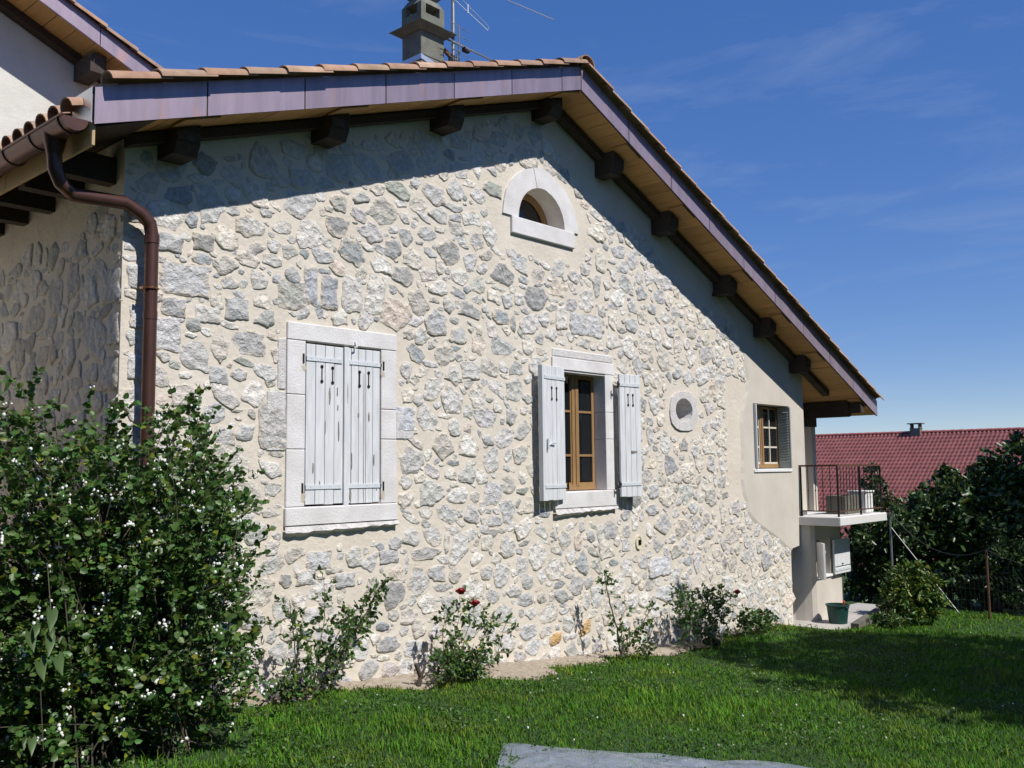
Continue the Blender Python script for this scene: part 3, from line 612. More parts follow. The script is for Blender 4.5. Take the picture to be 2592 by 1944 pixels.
# soffit planks across the overhang
def soffit(x0, x1, step, y1):
    n = int(abs(x1 - x0) / step)
    for i in range(n):
        a, b = x0 + (x1 - x0) * i / n + .003, x0 + (x1 - x0) * (i + 1) / n - .003; mb = MB()
        dz = random.uniform(0, .004)
        mb.hexa([(a, -OV + .03, zsoff(a) + .008 + dz), (b, -OV + .03, zsoff(b) + .008 + dz), (b, y1, zsoff(b) + .008 + dz), (a, y1, zsoff(a) + .008 + dz), (a, -OV + .03, zsoff(a) + .028), (b, -OV + .03, zsoff(b) + .028), (b, y1, zsoff(b) + .028), (a, y1, zsoff(a) + .028)])
        mb.build('soffit_plank', 'plank', roof, tint=np.array([1, .98, .95]) * random.uniform(.82, 1.12))
soffit(XE0 + .02, AX, .18, 0.02); soffit(AX, XR, .18, 0.02); soffit(XR + .01, XE1 - .03, .18, 2.0)
# rafters lying against the gable and purlin ends
for (x0, x1) in ((XL - .02, AX - .02), (AX + .02, XR + .75)):
    mb = MB(); z0, z1 = zsoff(x0) - .004, zsoff(x1) - .004; h = .08
    mb.hexa([(x0, -.14, z0 - h), (x1, -.14, z1 - h), (x1, -.02, z1 - h), (x0, -.02, z0 - h), (x0, -.14, z0), (x1, -.14, z1), (x1, -.02, z1), (x0, -.02, z0)]); mb.build('wall_rafter', 'beam', roof)
def purlin(px, py, wd=.19, hh=.21, yo=-.30):
    x = atY(px, py, yo)[0]; zt = min(zsoff(x - wd / 2), zsoff(x + wd / 2)) - .002; mb = MB(); y0, y1 = yo, .0 if x < XR else .9
    sl = SL if x < AX else -SR
    x0, x1 = x - wd / 2, x + wd / 2; zb_ = zsoff(x) - hh - .02
    nose = .05
    mb.hexa([(x0, y0 + nose, zb_), (x1, y0 + nose, zb_), (x1, y1, zb_), (x0, y1, zb_), (x0, y0, zb_ + .09), (x1, y0, zb_ + .09), (x1, y1, zb_ + .09), (x0, y1, zb_ + .09)])
    mb.hexa([(x0, y0, zb_ + .092), (x1, y0, zb_ + .092), (x1, y1, zb_ + .092), (x0, y1, zb_ + .092), (x0, y0, zsoff(x0) - .003), (x1, y0, zsoff(x1) - .003), (x1, y1, zsoff(x1) - .003), (x0, y1, zsoff(x0) - .003)])
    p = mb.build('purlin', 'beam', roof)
    mb = MB(); mb.box(x0 + .008, x1 - .008, y0 - .004, y0 + .004, zb_ + .1, min(zsoff(x0), zsoff(x1)) - .02); mb.build('end_grain', 'endgrain', p)
    mb = MB(); rx = x + (.13 if x < AX else -.13); mb.hexa([(x - .14, -OV + .04, zsoff(x - .14) - .012), (x + .14, -OV + .04, zsoff(x + .14) - .012), (x + .14, yo, zsoff(x + .14) - .012), (x - .14, yo, zsoff(x - .14) - .012), (x - .14, -OV + .04, zsoff(x - .14) + .006), (x + .14, -OV + .04, zsoff(x + .14) + .006), (x + .14, yo, zsoff(x + .14) + .006), (x - .14, yo, zsoff(x - .14) + .006)]); mb.build('packing_board', 'plank', p, tint=np.ones(3) * .85)
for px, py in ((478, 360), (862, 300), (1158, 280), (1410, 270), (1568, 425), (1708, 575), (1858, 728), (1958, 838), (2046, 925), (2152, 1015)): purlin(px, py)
mb = MB(); mb.box(XR, 15.98, .45, .62, 2.46, 2.62); mb.box(15.6, 15.74, -.5, 1.5, zsoff(15.67) - .17, zsoff(15.67) - .006); mb.build('loggia_beam', 'beam', roof)
# clay barrel tiles
def tile_mesh(L_, r0, r1, th=.014, n=8, flat=.74):
    V = []; F = []
    for (xx, r_) in ((0, r0), (L_, r1)):
        for k in range(n + 1):
            t = math.pi * (1.06 * k / n - .03); V.append((xx, r_ * math.cos(t), flat * r_ * math.sin(t)))
        for k in range(n + 1):
            t = math.pi * (1.06 * k / n - .03); V.append((xx, (r_ - th) * math.cos(t), flat * (r_ - th) * math.sin(t)))
    m_ = n + 1
    for k in range(n):
        F += [(k, k + 1, 2 * m_ + k + 1, 2 * m_ + k), (m_ + k, 3 * m_ + k, 3 * m_ + k + 1, m_ + k + 1), (k, m_ + k, m_ + k + 1, k + 1), (2 * m_ + k, 2 * m_ + k + 1, 3 * m_ + k + 1, 3 * m_ + k)]
    F += [(0, 2 * m_, 3 * m_, m_), (n, m_ + n, 3 * m_ + n, 2 * m_ + n)]
    return V, F
TC = [(1.0, .96, .86), (1.05, .9, .78), (.95, .80, .70), (1.12, 1.04, .92), (.85, .78, .72), (1.0, .86, .74)]
def put_tile(L_, r0, r1, org, ax, up_, parent, name='roof_tile', tint=None, n=8):
    V, F = tile_mesh(L_, r0, r1, n=n); ax = np.array(ax) / np.linalg.norm(ax); side = np.cross(up_, ax); side = side / np.linalg.norm(side); u = np.cross(ax, side)
    W_ = [np.array(org) + p[0] * ax + p[1] * side + p[2] * u for p in V]; mb = MB(); mb.add(W_, F)
    return mb.build(name, 'tile', parent, smooth=True, tint=np.array(tint if tint else random.choice(TC)) * random.uniform(.92, 1.08), origin=np.array(org, float))
def verge(x0, x1, nt_, sgn):
    xs = np.linspace(x0, x1, nt_ + 1)
    for i in range(nt_):
        a = xs[i]; b = xs[i + 1]; dx = (b - a); ln = abs(dx) * 1.06 + .09
        sl = SL if sgn < 0 else -SR
        low, high = (a, b) if sgn < 0 else (b, a)
        za_ = zsoff(low) + FH - .012; d = np.array([1, 0, SL]) if sgn < 0 else np.array([-1, 0, SR])
        d = d / np.linalg.norm(d); d = d + np.array([0, 0, -.035])
        put_tile(ln, .088, .076, (low - d[0] * .03, -OV - .022 + random.uniform(-.006, .006), za_ + .026 + random.uniform(0, .008)), d, (0, 0, 1), roof)
verge(XE0 + .10, AX - .05, 15, -1); verge(AX + .08, XE1 + .02, 23, 1)
for k in range(11):
    y = -OV - .10 + k * .42
    put_tile(.50, .125, .11, (AX, y, AZ + FH + .005), (0, 1, .02), (0, 0, 1), roof, 'ridge_tile', (.95, .72, .62))
# eave tiles above the gutter on the long side, then the field of tiles behind
for k in range(20):
    y = -OV + .235 + k * .212
    put_tile(.46, .092, .08, (XE0 - .085, y, zsoff(XE0 - .085) + FH - .085), (1, 0, SL - .03), (0, 0, 1), roof)
def tile_field(x0, x1, sgn, y0):
    ny = int((YB - y0) / .212); per = 8; ys = [y0 + .212 * i / per for i in range(ny * per + 1)]; rows = int(abs(x1 - x0) / .36); V = []; F = []; m_ = len(ys)
    for r_ in range(rows):
        for e in (0, 1):
            x = x0 + (x1 - x0) * (r_ + e) / rows
            for y in ys:
                ph = (y - y0) / .212 % 1; hgt = .075 * math.sin(math.pi * ph) ** .7 if 0 < ph < 1 else 0
                V.append((x, y, zsoff(x) + FH - .03 + hgt + (.02 if e == 0 else 0)))
        a = r_ * 2 * m_; F += [(a + i, a + i + 1, a + m_ + i + 1, a + m_ + i) for i in range(m_ - 1)]
        if r_: F += [(a - m_ + i, a - m_ + i + 1, a + i + 1, a + i) for i in range(m_ - 1)]
    o = fast_mesh('tile_field', V, F, 4, 'tile', roof, tint=np.array([.95, .85, .76]), org=np.array([(x0 + x1) / 2, 2, 5.0])); tag(o, kind='stuff')
tile_field(XE0 + .32, AX, -1, -OV + .12); tile_field(XE1 + .04, AX, 1, -OV + .12)
# eave board, gutter, downpipe on the long side
mb = MB(); mb.hexa([(XE0 + .03, -OV + .03, zsoff(XE0) - .005), (XL - .02, -OV + .03, zsoff(XL) - .005), (XL - .02, YB, zsoff(XL) - .005), (XE0 + .03, YB, zsoff(XE0) - .005), (XE0 + .03, -OV + .03, zsoff(XE0) + .012), (XL - .02, -OV + .03, zsoff(XL) + .012), (XL - .02, YB, zsoff(XL) + .012), (XE0 + .03, YB, zsoff(XE0) + .012)]); mb.build('eave_soffit', 'beam', roof)
for k in range(3): mb = MB(); mb.box(XE0 + .006, XE0 + .028, -OV + .03 + k * 1.52, -OV + .03 + (k + 1) * 1.52 - .005, zsoff(XE0) - .135, zsoff(XE0) + .19, .003); mb.build('eave_board', 'board', roof)
for k in range(7): mb = MB(); y = .19 + k * .55; mb.box(XE0 + .03, XL, y - .06, y + .06, zsoff(XE0) - .16, zsoff(XE0) + .04); mb.build('rafter_end', 'beam', roof)
GXc, GZc, GR_ = 2.575, 4.135, .088
mb = MB(); n = 10; V = []; F = []
for y in (-OV + .06, YB):
    for rr in (GR_, GR_ - .008):
        for k in range(n + 1): t = math.pi * (1 + k / n); V.append((GXc + rr * math.cos(t), y, GZc + rr * math.sin(t)))
m_ = n + 1
for k in range(n): F += [(k, k + 1, 2 * m_ + k + 1, 2 * m_ + k), (m_ + k, m_ + k + 1, 3 * m_ + k + 1, 3 * m_ + k), (k, k + 1, m_ + k + 1, m_ + k)]
mb.add(V, F); mb.tube([(GXc - GR_, -OV + .06, GZc), (GXc - GR_, YB, GZc)], .012, 6); mb.add([(GXc + GR_ * math.cos(math.pi * (1 + k / n)), -OV + .062, GZc + GR_ * math.sin(math.pi * (1 + k / n))) for k in range(n + 1)], [tuple(range(n + 1))])
gut = mb.build('gutter', 'copperpipe', roof, smooth=True)
for k in range(9):
    y = -.42 + k * .48; mb = MB(); mb.tube([(GXc + (GR_ + .004) * math.cos(math.pi * (1 + q / 10)), y, GZc + (GR_ + .004) * math.sin(math.pi * (1 + q / 10))) for q in range(11)], .007, 5); mb.build('gutter_bracket', 'copperpipe', gut)
pO = np.array([GXc, -.17, GZc - .06]); vx, vy = 3.315, -.12
path = [pO + [0, 0, .04], pO + [0, 0, -.12], pO + [.01, 0, -.22], pO + [.05, .0, -.31], pO + [.13, .005, -.37], (vx - .22, vy - .005, 3.735), (vx - .09, vy, 3.68), (vx - .02, vy, 3.62), (vx, vy, 3.53), (vx, vy, 3.3), (vx, vy, 2.0), (vx, vy, .05)]
mb = MB(); mb.tube(path, .05, 14); dp = mb.build('downpipe', 'copperpipe', house, smooth=True)
mb = MB(); mb.tube([pO + [0, 0, .05], pO + [0, 0, -.02], pO + [0, 0, -.12]], [.088, .075, .052], 12); mb.build('outlet_funnel', 'copperpipe', dp, smooth=True)
mb = MB(); mb.tube([(vx, vy, 3.53), (vx, vy, 3.47)], .0545, 14); mb.build('pipe_collar', 'copperpipe', dp, smooth=True); mb = MB(); mb.tube([(vx, vy, 2.96), (vx, vy, 2.9)], .053, 14); mb.build('pipe_collar', 'copperpipe', dp, smooth=True)
for z in (3.13, 1.4):
    mb = MB(); mb.tube([(vx + .056 * math.cos(t), vy + .056 * math.sin(t), z) for t in np.linspace(0, 2 * math.pi, 15)], .007, 5); mb.tube([(vx - .07, vy - .01, z), (vx - .07, vy + .02, z)], .01, 5); mb.tube([(vx, vy + .05, z), (vx, .01, z)], .006, 5); mb.build('pipe_clip', 'coppernew', dp)

# chimney
cx0, cx1 = 8.42, 8.86; cyf = 2.5; cyb = float(atX(1017, 140, cx0)[1]); cyb = min(max(cyb, 2.85), 3.25)
ztop = float(atY(1068, 62, cyf)[2]); zf0 = float(atY(1072, 138, cyf)[2])
mb = MB(); mb.box(cx0, cx1, cyf, cyb, 5.9, ztop - .42, .008); ch = mb.build('chimney', 'cement', house)
mb = MB(); mb.box(cx0 + .002, cx1 - .002, cyf + .002, cyb - .002, ztop - .415, ztop - .006, .008); mb.build('block', 'cement', ch)
ov = .13; mb = MB()
mb.hexa([(cx0 - .02, cyf - .02, ztop - .07), (cx1 + .02, cyf - .02, ztop - .07), (cx1 + .02, cyb + .02, ztop - .07), (cx0 - .02, cyb + .02, ztop - .07), (cx0 - ov, cyf - ov, ztop), (cx1 + ov, cyf - ov, ztop), (cx1 + ov, cyb + ov, ztop), (cx0 - ov, cyb + ov, ztop)])
mb.hexa([(cx0 - ov, cyf - ov, ztop), (cx1 + ov, cyf - ov, ztop), (cx1 + ov, cyb + ov, ztop), (cx0 - ov, cyb + ov, ztop), (cx0 - .01, cyf - .01, ztop + .07), (cx1 + .01, cyf - .01, ztop + .07), (cx1 + .01, cyb + .01, ztop + .07), (cx0 - .01, cyb + .01, ztop + .07)]); mb.build('collar_slab', 'cement', ch)
def pot(z0, parent, top=False):
    mb = MB(); a0, a1, b0, b1 = cx0 + .0, cx1 - .0, cyf, cyb; t = .07
    for (x0, x1, y0, y1) in ((a0, a1, b0, b0 + t), (a0, a1, b1 - t, b1), (a0, a0 + t, b0 + t, b1 - t), (a1 - t, a1, b0 + t, b1 - t)): mb.box(x0, x1, y0, y1, z0, z0 + .11)
    for (x0, y0) in ((a0, b0), (a1 - .09, b0), (a0, b1 - .09), (a1 - .09, b1 - .09)): mb.box(x0 + .001, x0 + .089, y0 + .001, y0 + .089, z0 + .11, z0 + .25)
    q0, q1 = z0 + .25, z0 + .36
    mb.hexa([(a0, b0, q0), (a1, b0, q0), (a1, b1, q0), (a0, b1, q0), (a0 + .06, b0 + .06, q1), (a1 - .06, b0 + .06, q1), (a1 - .06, b1 - .06, q1), (a0 + .06, b1 - .06, q1)]); mb.build('slotted_cowl', 'cement', parent)
pot(ztop + .09, ch); 
mb = MB(); q = ztop + .46; mb.hexa([(cx0 + .08, cyf + .08, q), (cx1 - .08, cyf + .08, q), (cx1 - .08, cyb - .08, q), (cx0 + .08, cyb - .08, q), (cx0 - .02, cyf - .02, q + .10), (cx1 + .02, cyf - .02, q + .10), (cx1 + .02, cyb + .02, q + .10), (cx0 - .02, cyb + .02, q + .10)]); mb.build('flared_cap', 'cement', ch); pot(ztop + .56, ch)
mb = MB(); zz = zf0; k = .012
mb.hexa([(cx0 - k, cyf - k, zz - .07), (cx1 + k, cyf - k, zz - .16), (cx1 + k, cyb + k, zz - .16), (cx0 - k, cyb + k, zz - .07), (cx0 - k, cyf - k, zz), (cx1 + k, cyf - k, zz - .09), (cx1 + k, cyb + k, zz - .09), (cx0 - k, cyb + k, zz)]); mb.build('flashing_band', 'zinc', ch)

# balcony and loggia at the right end
SB0, SB1 = .845, .985; SX0, SX1, SY0 = 14.15, 16.04, -.69
mb = MB(); mb.box(SX0, SX1, SY0, 1.6, SB0, SB1, .012); bal = mb.build('balcony_slab', 'slabwhite', house)
mb = MB(); mb.box(15.86, 16.02, .50, 1.7, SB1, 2.70); mb.build('loggia_pier', 'stucco', house)
mb = MB(); mb.box(14.46, 15.9, 1.62, 1.7, SB1, 3.2); mb.build('loggia_back_wall', 'stucco', house)
rz = 1.79; yr = SY0 + .05; xr0, xr1 = SX0 + .06, SX1 - .10
mb = MB(); mb.box(xr0 - .014, xr1 + .014, yr - .014, yr + .014, rz - .028, rz); mb.box(xr0 - .014, xr0 + .014, yr + .014, -.01, rz - .028, rz); rail = mb.build('railing', 'rust', bal)
mb = MB(); mb.box(xr0, xr1, yr - .008, yr + .008, 1.06, 1.078); mb.box(xr0 - .008, xr0 + .008, yr + .009, -.03, 1.06, 1.078); mb.build('bottom_rail', 'rust', rail)
for x, y in ((xr0, yr), (xr1, yr), (xr0, -.04), ((xr0 + xr1) / 2, yr)): mb = MB(); mb.box(x - .012, x + .012, y - .012, y + .012, SB1 - .03 if y > -.1 else SB1, rz - .03); mb.build('railing_post', 'iron', rail)
bal_me = None
def baluster(x, y):
    mb = MB(); mb.tube([(x, y, 1.078), (x, y, 1.38)], .006, 5); mb.tube([(x, y, 1.40), (x, y, rz - .028)], .006, 5); mb.sphere((x, y, 1.39), .013, 6, 4); mb.build('baluster', 'iron', rail)
nb = 15
for k in range(1, nb):
    if k != nb // 2 + 1: baluster(xr0 + (xr1 - xr0) * k / nb, yr)
for k in range(1, 5): baluster(xr0, yr + (-.04 - yr) * k / 5)
# lower block under the balcony: splayed wall with a cellar window
foot = [(13.88, .30), (14.05, .24), (14.15, .10), (14.19, -.04), (14.23, -.15), (14.29, -.20)]
LX0, LX1, LY = 14.29, 15.25, -.20; WX0, WX1, WZ0, WZ1 = 14.33, 14.84, .04, .60
mb = MB(); n = len(foot); mb.add([(p[0], p[1], -1.2) for p in foot] + [(p[0], p[1], .50 if p[0] < 14.0 else SB0 - .002) for p in foot], [(i, i + 1, n + i + 1, n + i) for i in range(n - 1)])
for (x0, x1, z0, z1) in ((LX0, LX1, -1.2, WZ0), (LX0, LX1, WZ1, SB0 - .002), (LX0, WX0, WZ0, WZ1), (WX1, LX1, WZ0, WZ1)): mb.add([(x0, LY, z0), (x1, LY, z0), (x1, LY, z1), (x0, LY, z1)], [(0, 1, 2, 3)])
d = .24; mb.add([(WX0, LY, WZ0), (WX1, LY, WZ0), (WX1, LY, WZ1), (WX0, LY, WZ1), (WX0, LY + d, WZ0), (WX1, LY + d, WZ0), (WX1, LY + d, WZ1), (WX0, LY + d, WZ1)], [(0, 1, 5, 4), (1, 2, 6, 5), (2, 3, 7, 6), (3, 0, 4, 7), (4, 5, 6, 7)])
mb.add([(LX1, LY, -1.2), (LX1, 3.5, -1.2), (LX1, 3.5, SB0 - .002), (LX1, LY, SB0 - .002)], [(0, 1, 2, 3)]); low = mb.build('cellar_wall', 'stucco', house)
mb = MB(); mb.box(WX0 + .01, WX1 - .01, LY + .18, LY + .23, WZ0 + .01, WZ1 - .01); mb.build('cellar_window', 'room', house)
mb = MB(); mb.box(WX0 - .03, WX1 + .02, LY - .03, LY + .2, WZ0 - .035, WZ0 + .004, .006); mb.build('cellar_sill', 'white', house)
mb = MB(); mb.box(14.85, 15.46, LY - .07, LY - .035, .03, .58, .004); q = mb.build('shutter', 'shutter', house)
for zz in (.10, .50): mb = MB(); mb.box(14.86, 15.45, LY - .078, LY - .071, zz - .02, zz + .02); mb.build('strap_hinge', 'shutter2', q)
mb = MB(); mb.box(14.855, 15.455, LY - .0735, LY - .069, .145, .155); mb.box(15.12, 15.15, LY - .09, LY - .07, .18, .195); mb.build('ledge', 'iron', q)
mb = MB(); mb.beam((14.31, LY - .03, .31), (13.99, LY - .28, .31), (.009, -.012, 0), (0, 0, .275)); q = mb.build('shutter', 'shutter', house)
mb = MB(); mb.beam((14.325, LY - .045, .46), (14.005, LY - .295, .46), (.003, -.004, 0), (0, 0, .018)); mb.build('strap_hinge', 'shutter2', q)
mb = MB(); mb.tube([(15.28, LY + .02, -1.0), (15.28, LY + .02, .83)], .022, 8); mb.build('drain_pipe', 'mossy', house)

# concrete apron around the cellar corner
mb = MB(); pl = [(13.2, .05), (13.28, -.22), (13.72, -.78), (15.2, -.62), (16.6, -.36), (16.6, .1), (15.3, .2), (13.9, .3)]
mb.prism([(p[0], p[1], -.90) for p in pl], (0, 0, .26)); o = mb.build('concrete_path', 'concrete'); tag(o, kind='structure')
kerb = MB(); a, b = atZ(2150, 1573, -.5), atZ(2238, 1532, -.45)
kerb.hexa([(14.3, -.84, -.9), (17.2, -.42, -1.0), (17.2, -.30, -1.0), (14.3, -.72, -.9), (14.3, -.84, -.62), (17.2, -.42, -.56), (17.2, -.30, -.56), (14.3, -.72, -.62)]); o = kerb.build('kerb', 'mossy'); tag(o, kind='structure')

# ================================================================== TALLER HOUSE BEHIND
TY = 4.0; t_o = .55
fa, fb = atY(101, 0, TY - t_o), atY(356, 193, TY - t_o); ts = (fa[2] - fb[2]) / (fb[0] - fa[0])
def tz(x): return fa[2] - (x - fa[0]) * ts
th = empty('taller_house', (1, TY, 0), 'taller pale rendered house with clay tiled gable behind the stone house', 'house')
TX0, TXR, TX1 = -7.0, -1.0, 9.0
def tzz(x): return tz(x) if x > TXR else tz(TXR) - (TXR - x) * ts
M['pale'] = mat('pale_rough_render', (.70, .685, .63), .95, col2=(.60, .58, .52), vscale=3, bump=.006, bscale=18)
mb = MB(); mb.add([(TX0 + .6, TY + .02, -1), (TX1 - .6, TY + .02, -1), (TX1 - .6, TY + .02, tzz(TX1 - .6)), (TXR, TY + .02, tzz(TXR)), (TX0 + .6, TY + .02, tzz(TX0 + .6))], [(0, 1, 2, 3, 4)])
mb.add([(TX0 + .6, TY + .02, -1), (TX0 + .6, 14, -1), (TX0 + .6, 14, tzz(TX0 + .6)), (TX0 + .6, TY + .02, tzz(TX0 + .6))], [(0, 1, 2, 3)]); mb.add([(TX1 - .6, TY + .02, -1), (TX1 - .6, 14, -1), (TX1 - .6, 14, tzz(TX1 - .6)), (TX1 - .6, TY + .02, tzz(TX1 - .6))], [(0, 1, 2, 3)]); mb.build('wall', 'pale', th)
mb = MB()
for x0, x1 in ((TX0, TXR), (TXR, TX1)): mb.hexa([(x0, TY - t_o + .03, tzz(x0) + .03), (x1, TY - t_o + .03, tzz(x1) + .03), (x1, 14, tzz(x1) + .03), (x0, 14, tzz(x0) + .03), (x0, TY - t_o + .03, tzz(x0) + .22), (x1, TY - t_o + .03, tzz(x1) + .22), (x1, 14, tzz(x1) + .22), (x0, 14, tzz(x0) + .22)])
tr = mb.build('roof', 'beam', th)
def tpan(x0, x1, n):
    for i in range(n):
        a, b = x0 + (x1 - x0) * i / n + .005, x0 + (x1 - x0) * (i + 1) / n - .005; mb = MB(); y0 = TY - t_o
        mb.hexa([(a, y0, tzz(a)), (b, y0, tzz(b)), (b, y0 + .028, tzz(b)), (a, y0 + .028, tzz(a)), (a, y0, tzz(a) + .22), (b, y0, tzz(b) + .22), (b, y0 + .028, tzz(b) + .22), (a, y0 + .028, tzz(a) + .22)]); mb.build('verge_panel', 'copper', tr, tint=np.ones(3))
tpan(TXR, TX1, 11); tpan(TX0, TXR, 7)
def tpl(x0, x1, n):
    for i in range(n):
        a, b = x0 + (x1 - x0) * i / n + .004, x0 + (x1 - x0) * (i + 1) / n - .004; mb = MB(); y0 = TY - t_o + .03
        mb.hexa([(a, y0, tzz(a) + .006), (b, y0, tzz(b) + .006), (b, TY + .02, tzz(b) + .006), (a, TY + .02, tzz(a) + .006), (a, y0, tzz(a) + .028), (b, y0, tzz(b) + .028), (b, TY + .02, tzz(b) + .028), (a, TY + .02, tzz(a) + .028)]); mb.build('soffit_plank', 'plank', tr, tint=np.ones(3) * random.uniform(.85, 1.1))
tpl(TXR, TX1, 48); tpl(TX0, TXR, 30)
for i in range(27):
    xx = TXR + .1 + i * .36; d = np.array([-1, 0, ts]); d = d / np.linalg.norm(d) + np.array([0, 0, -.03])
    put_tile(.47, .095, .08, (xx + .36, TY - t_o + .03, tzz(xx + .36) + .23), d, (0, 0, 1), tr, n=7)
for xx in (4.5, 6.3, 2.4): 
    mb = MB(); mb.box(xx - .09, xx + .09, TY - .42, TY + .02, tzz(xx) - .24, tzz(xx) - .03); p = mb.build('purlin', 'endgrain', tr)
mb = MB()
for x0, x1 in ((TXR, TX1),): mb.hexa([(x0, TY - .12, tzz(x0) - .09), (x1, TY - .12, tzz(x1) - .09), (x1, TY + .015, tzz(x1) - .09), (x0, TY + .015, tzz(x0) - .09), (x0, TY - .12, tzz(x0) + .004), (x1, TY - .12, tzz(x1) + .004), (x1, TY + .015, tzz(x1) + .004), (x0, TY + .015, tzz(x0) + .004)])
mb.build('wall_rafter', 'beam', tr)

# ================================================================== ANTENNA
mx_, my_ = float(atY(1147, 100, 2.45)[0]), 2.45
ant = empty('tv_antenna', (mx_, my_, 6.6), 'aluminium television antenna on a steel mast beside the chimney', 'antenna')
zb_ = 6.3; mb = MB(); mb.tube([(mx_, my_, zb_), (mx_, my_, 9.3)], .024, 8); mb.build('mast', 'galv', ant, smooth=True)
zbr = float(atY(1147, 152, 2.45)[2]); mb = MB(); mb.beam((cx1 - .02, 2.47, zbr + .10), (mx_ + .06, 2.47, zbr), (0, .02, 0), (0, 0, .03)); mb.build('bracket', 'rust', ant); mb = MB(); mb.box(mx_ - .05, mx_ + .06, 2.40, 2.50, zbr - .04, zbr + .05); mb.build('clamp', 'galv', ant)
za_ = float(atY(1150, 105, 2.45)[2]); e_ = atY(1270, 165, 2.3); p0 = np.array([mx_, my_, za_]); p1 = np.array([e_[0] + .55, e_[1], za_ - .02]); p1[2] = atY(1270, 165, p1[1])[2]
p1 = np.array(atY(1272, 166, 1.6)); mb = MB(); mb.tube([p0 + [-.06, .06, .02], p1], .012, 6); mb.build('boom', 'alu', ant)
dirv = (p1 - p0) / np.linalg.norm(p1 - p0); side = np.cross(dirv, [0, 0, 1]); side /= np.linalg.norm(side)
for k in range(15):
    q = p0 + (p1 - p0) * (.10 + .88 * k / 14); mb = MB(); ln = .20 - .006 * k; mb.tube([q - side * ln, q + side * ln], .0045, 5); mb.build('director_rod', 'alu', ant)
q = p0 + (p1 - p0) * .12; mb = MB(); mb.tube([q + [0, 0, -.26], q + [0, 0, .26]], .009, 5)
for zz in (-.25, -.12, .12, .25): mb.tube([q + [0, 0, zz] - side * .22, q + [0, 0, zz] + side * .22], .0045, 5)
mb.build('reflector', 'galv', ant); mb = MB(); mb.tube([p0 + [0, 0, -.25], p0 + (p1 - p0) * .24], .008, 5); mb.build('brace', 'alu', ant); qq = p0 + (p1 - p0) * .27; mb = MB(); mb.box(qq[0] - .05, qq[0] + .05, qq[1] - .03, qq[1] + .03, qq[2] - .07, qq[2] - .01); mb.build('dipole_box', 'iron', ant)
u0 = np.array(atY(1143, -18, 2.45)); u1 = np.array(atY(1236, 72, 2.0)); vv = np.array([0, 0, .06]); mb = MB(); t_ = u1 - u0; mb.tube([u0 + vv, u1 + vv * .6, u1 + t_ * .012, u1 - vv * .6, u0 - vv], .0055, 6); mb.tube([u0 - t_ * .2 , u0 - t_ * 1.3], .0055, 6); mb.tube([u0 + t_ * .45 + vv * 1.1, u0 + t_ * .45 - vv * 1.1], .010, 5); mb.build('folded_dipole', 'alu', ant)
v0 = np.array(atY(1143, -60, 2.45)); v1 = np.array(atY(1402, 50, 1.6)); mb = MB(); mb.tube([v0, v1], .007, 6); mb.build('upper_rod', 'alu', ant)

# ================================================================== PLANTS
def leaf_arrays(P, D, size, wid=.55, curl=.25, roundish=True):
    """P points, D leaf axis (unit), size array -> vertices (n*6), quads (n*2)"""
    n = len(P); R_ = rng.normal(size=(n, 3)); S_ = np.cross(D, R_); S_ /= (np.linalg.norm(S_, axis=1)[:, None] + 1e-9); U = np.cross(S_, D)
    s = size[:, None]; w_ = s * wid / 2
    b = P; t = P + D * s - U * s * curl * .4; l1 = P + D * s * .30 + S_ * w_ + U * s * .08; l2 = P + D * s * .72 + S_ * w_ * .82 + U * s * .03; r1 = P + D * s * .30 - S_ * w_ + U * s * .08; r2 = P + D * s * .72 - S_ * w_ * .82 + U * s * .03
    V = np.stack([b, l1, l2, t, r2, r1], 1).reshape(-1, 3); k = np.arange(n)[:, None] * 6
    F = np.concatenate([k + np.array([0, 1, 2, 3]), k + np.array([0, 3, 4, 5])], 0)
    return V, F
def unit(a): return a / (np.linalg.norm(a, axis=-1, keepdims=True) + 1e-9)
def leaf_tints(n, base=((1, 1, 1), .5), yellow=.08):
    t = np.ones((n, 3)) * rng.uniform(.6, 1.35, (n, 1)); t[:, 0] *= rng.uniform(.75, 1.35, n); y = rng.random(n) < yellow; t[y] *= np.array([2.3, 1.45, .7]); return np.repeat(t, 6, 0)
def foliage(name, P, D, size, m, parent, wid=.55, yellow=.08, curl=.25):
    V, F = leaf_arrays(P, D, size, wid, curl); o = fast_mesh(name, V, F, 4, m, parent, tint=leaf_tints(len(P), yellow=yellow), org=ORG[parent]); tag(o, kind='stuff'); return o
def bezier(p0, p1, p2, n): t = np.linspace(0, 1, n)[:, None]; return (1 - t) ** 2 * p0 + 2 * t * (1 - t) * p1 + t * t * p2

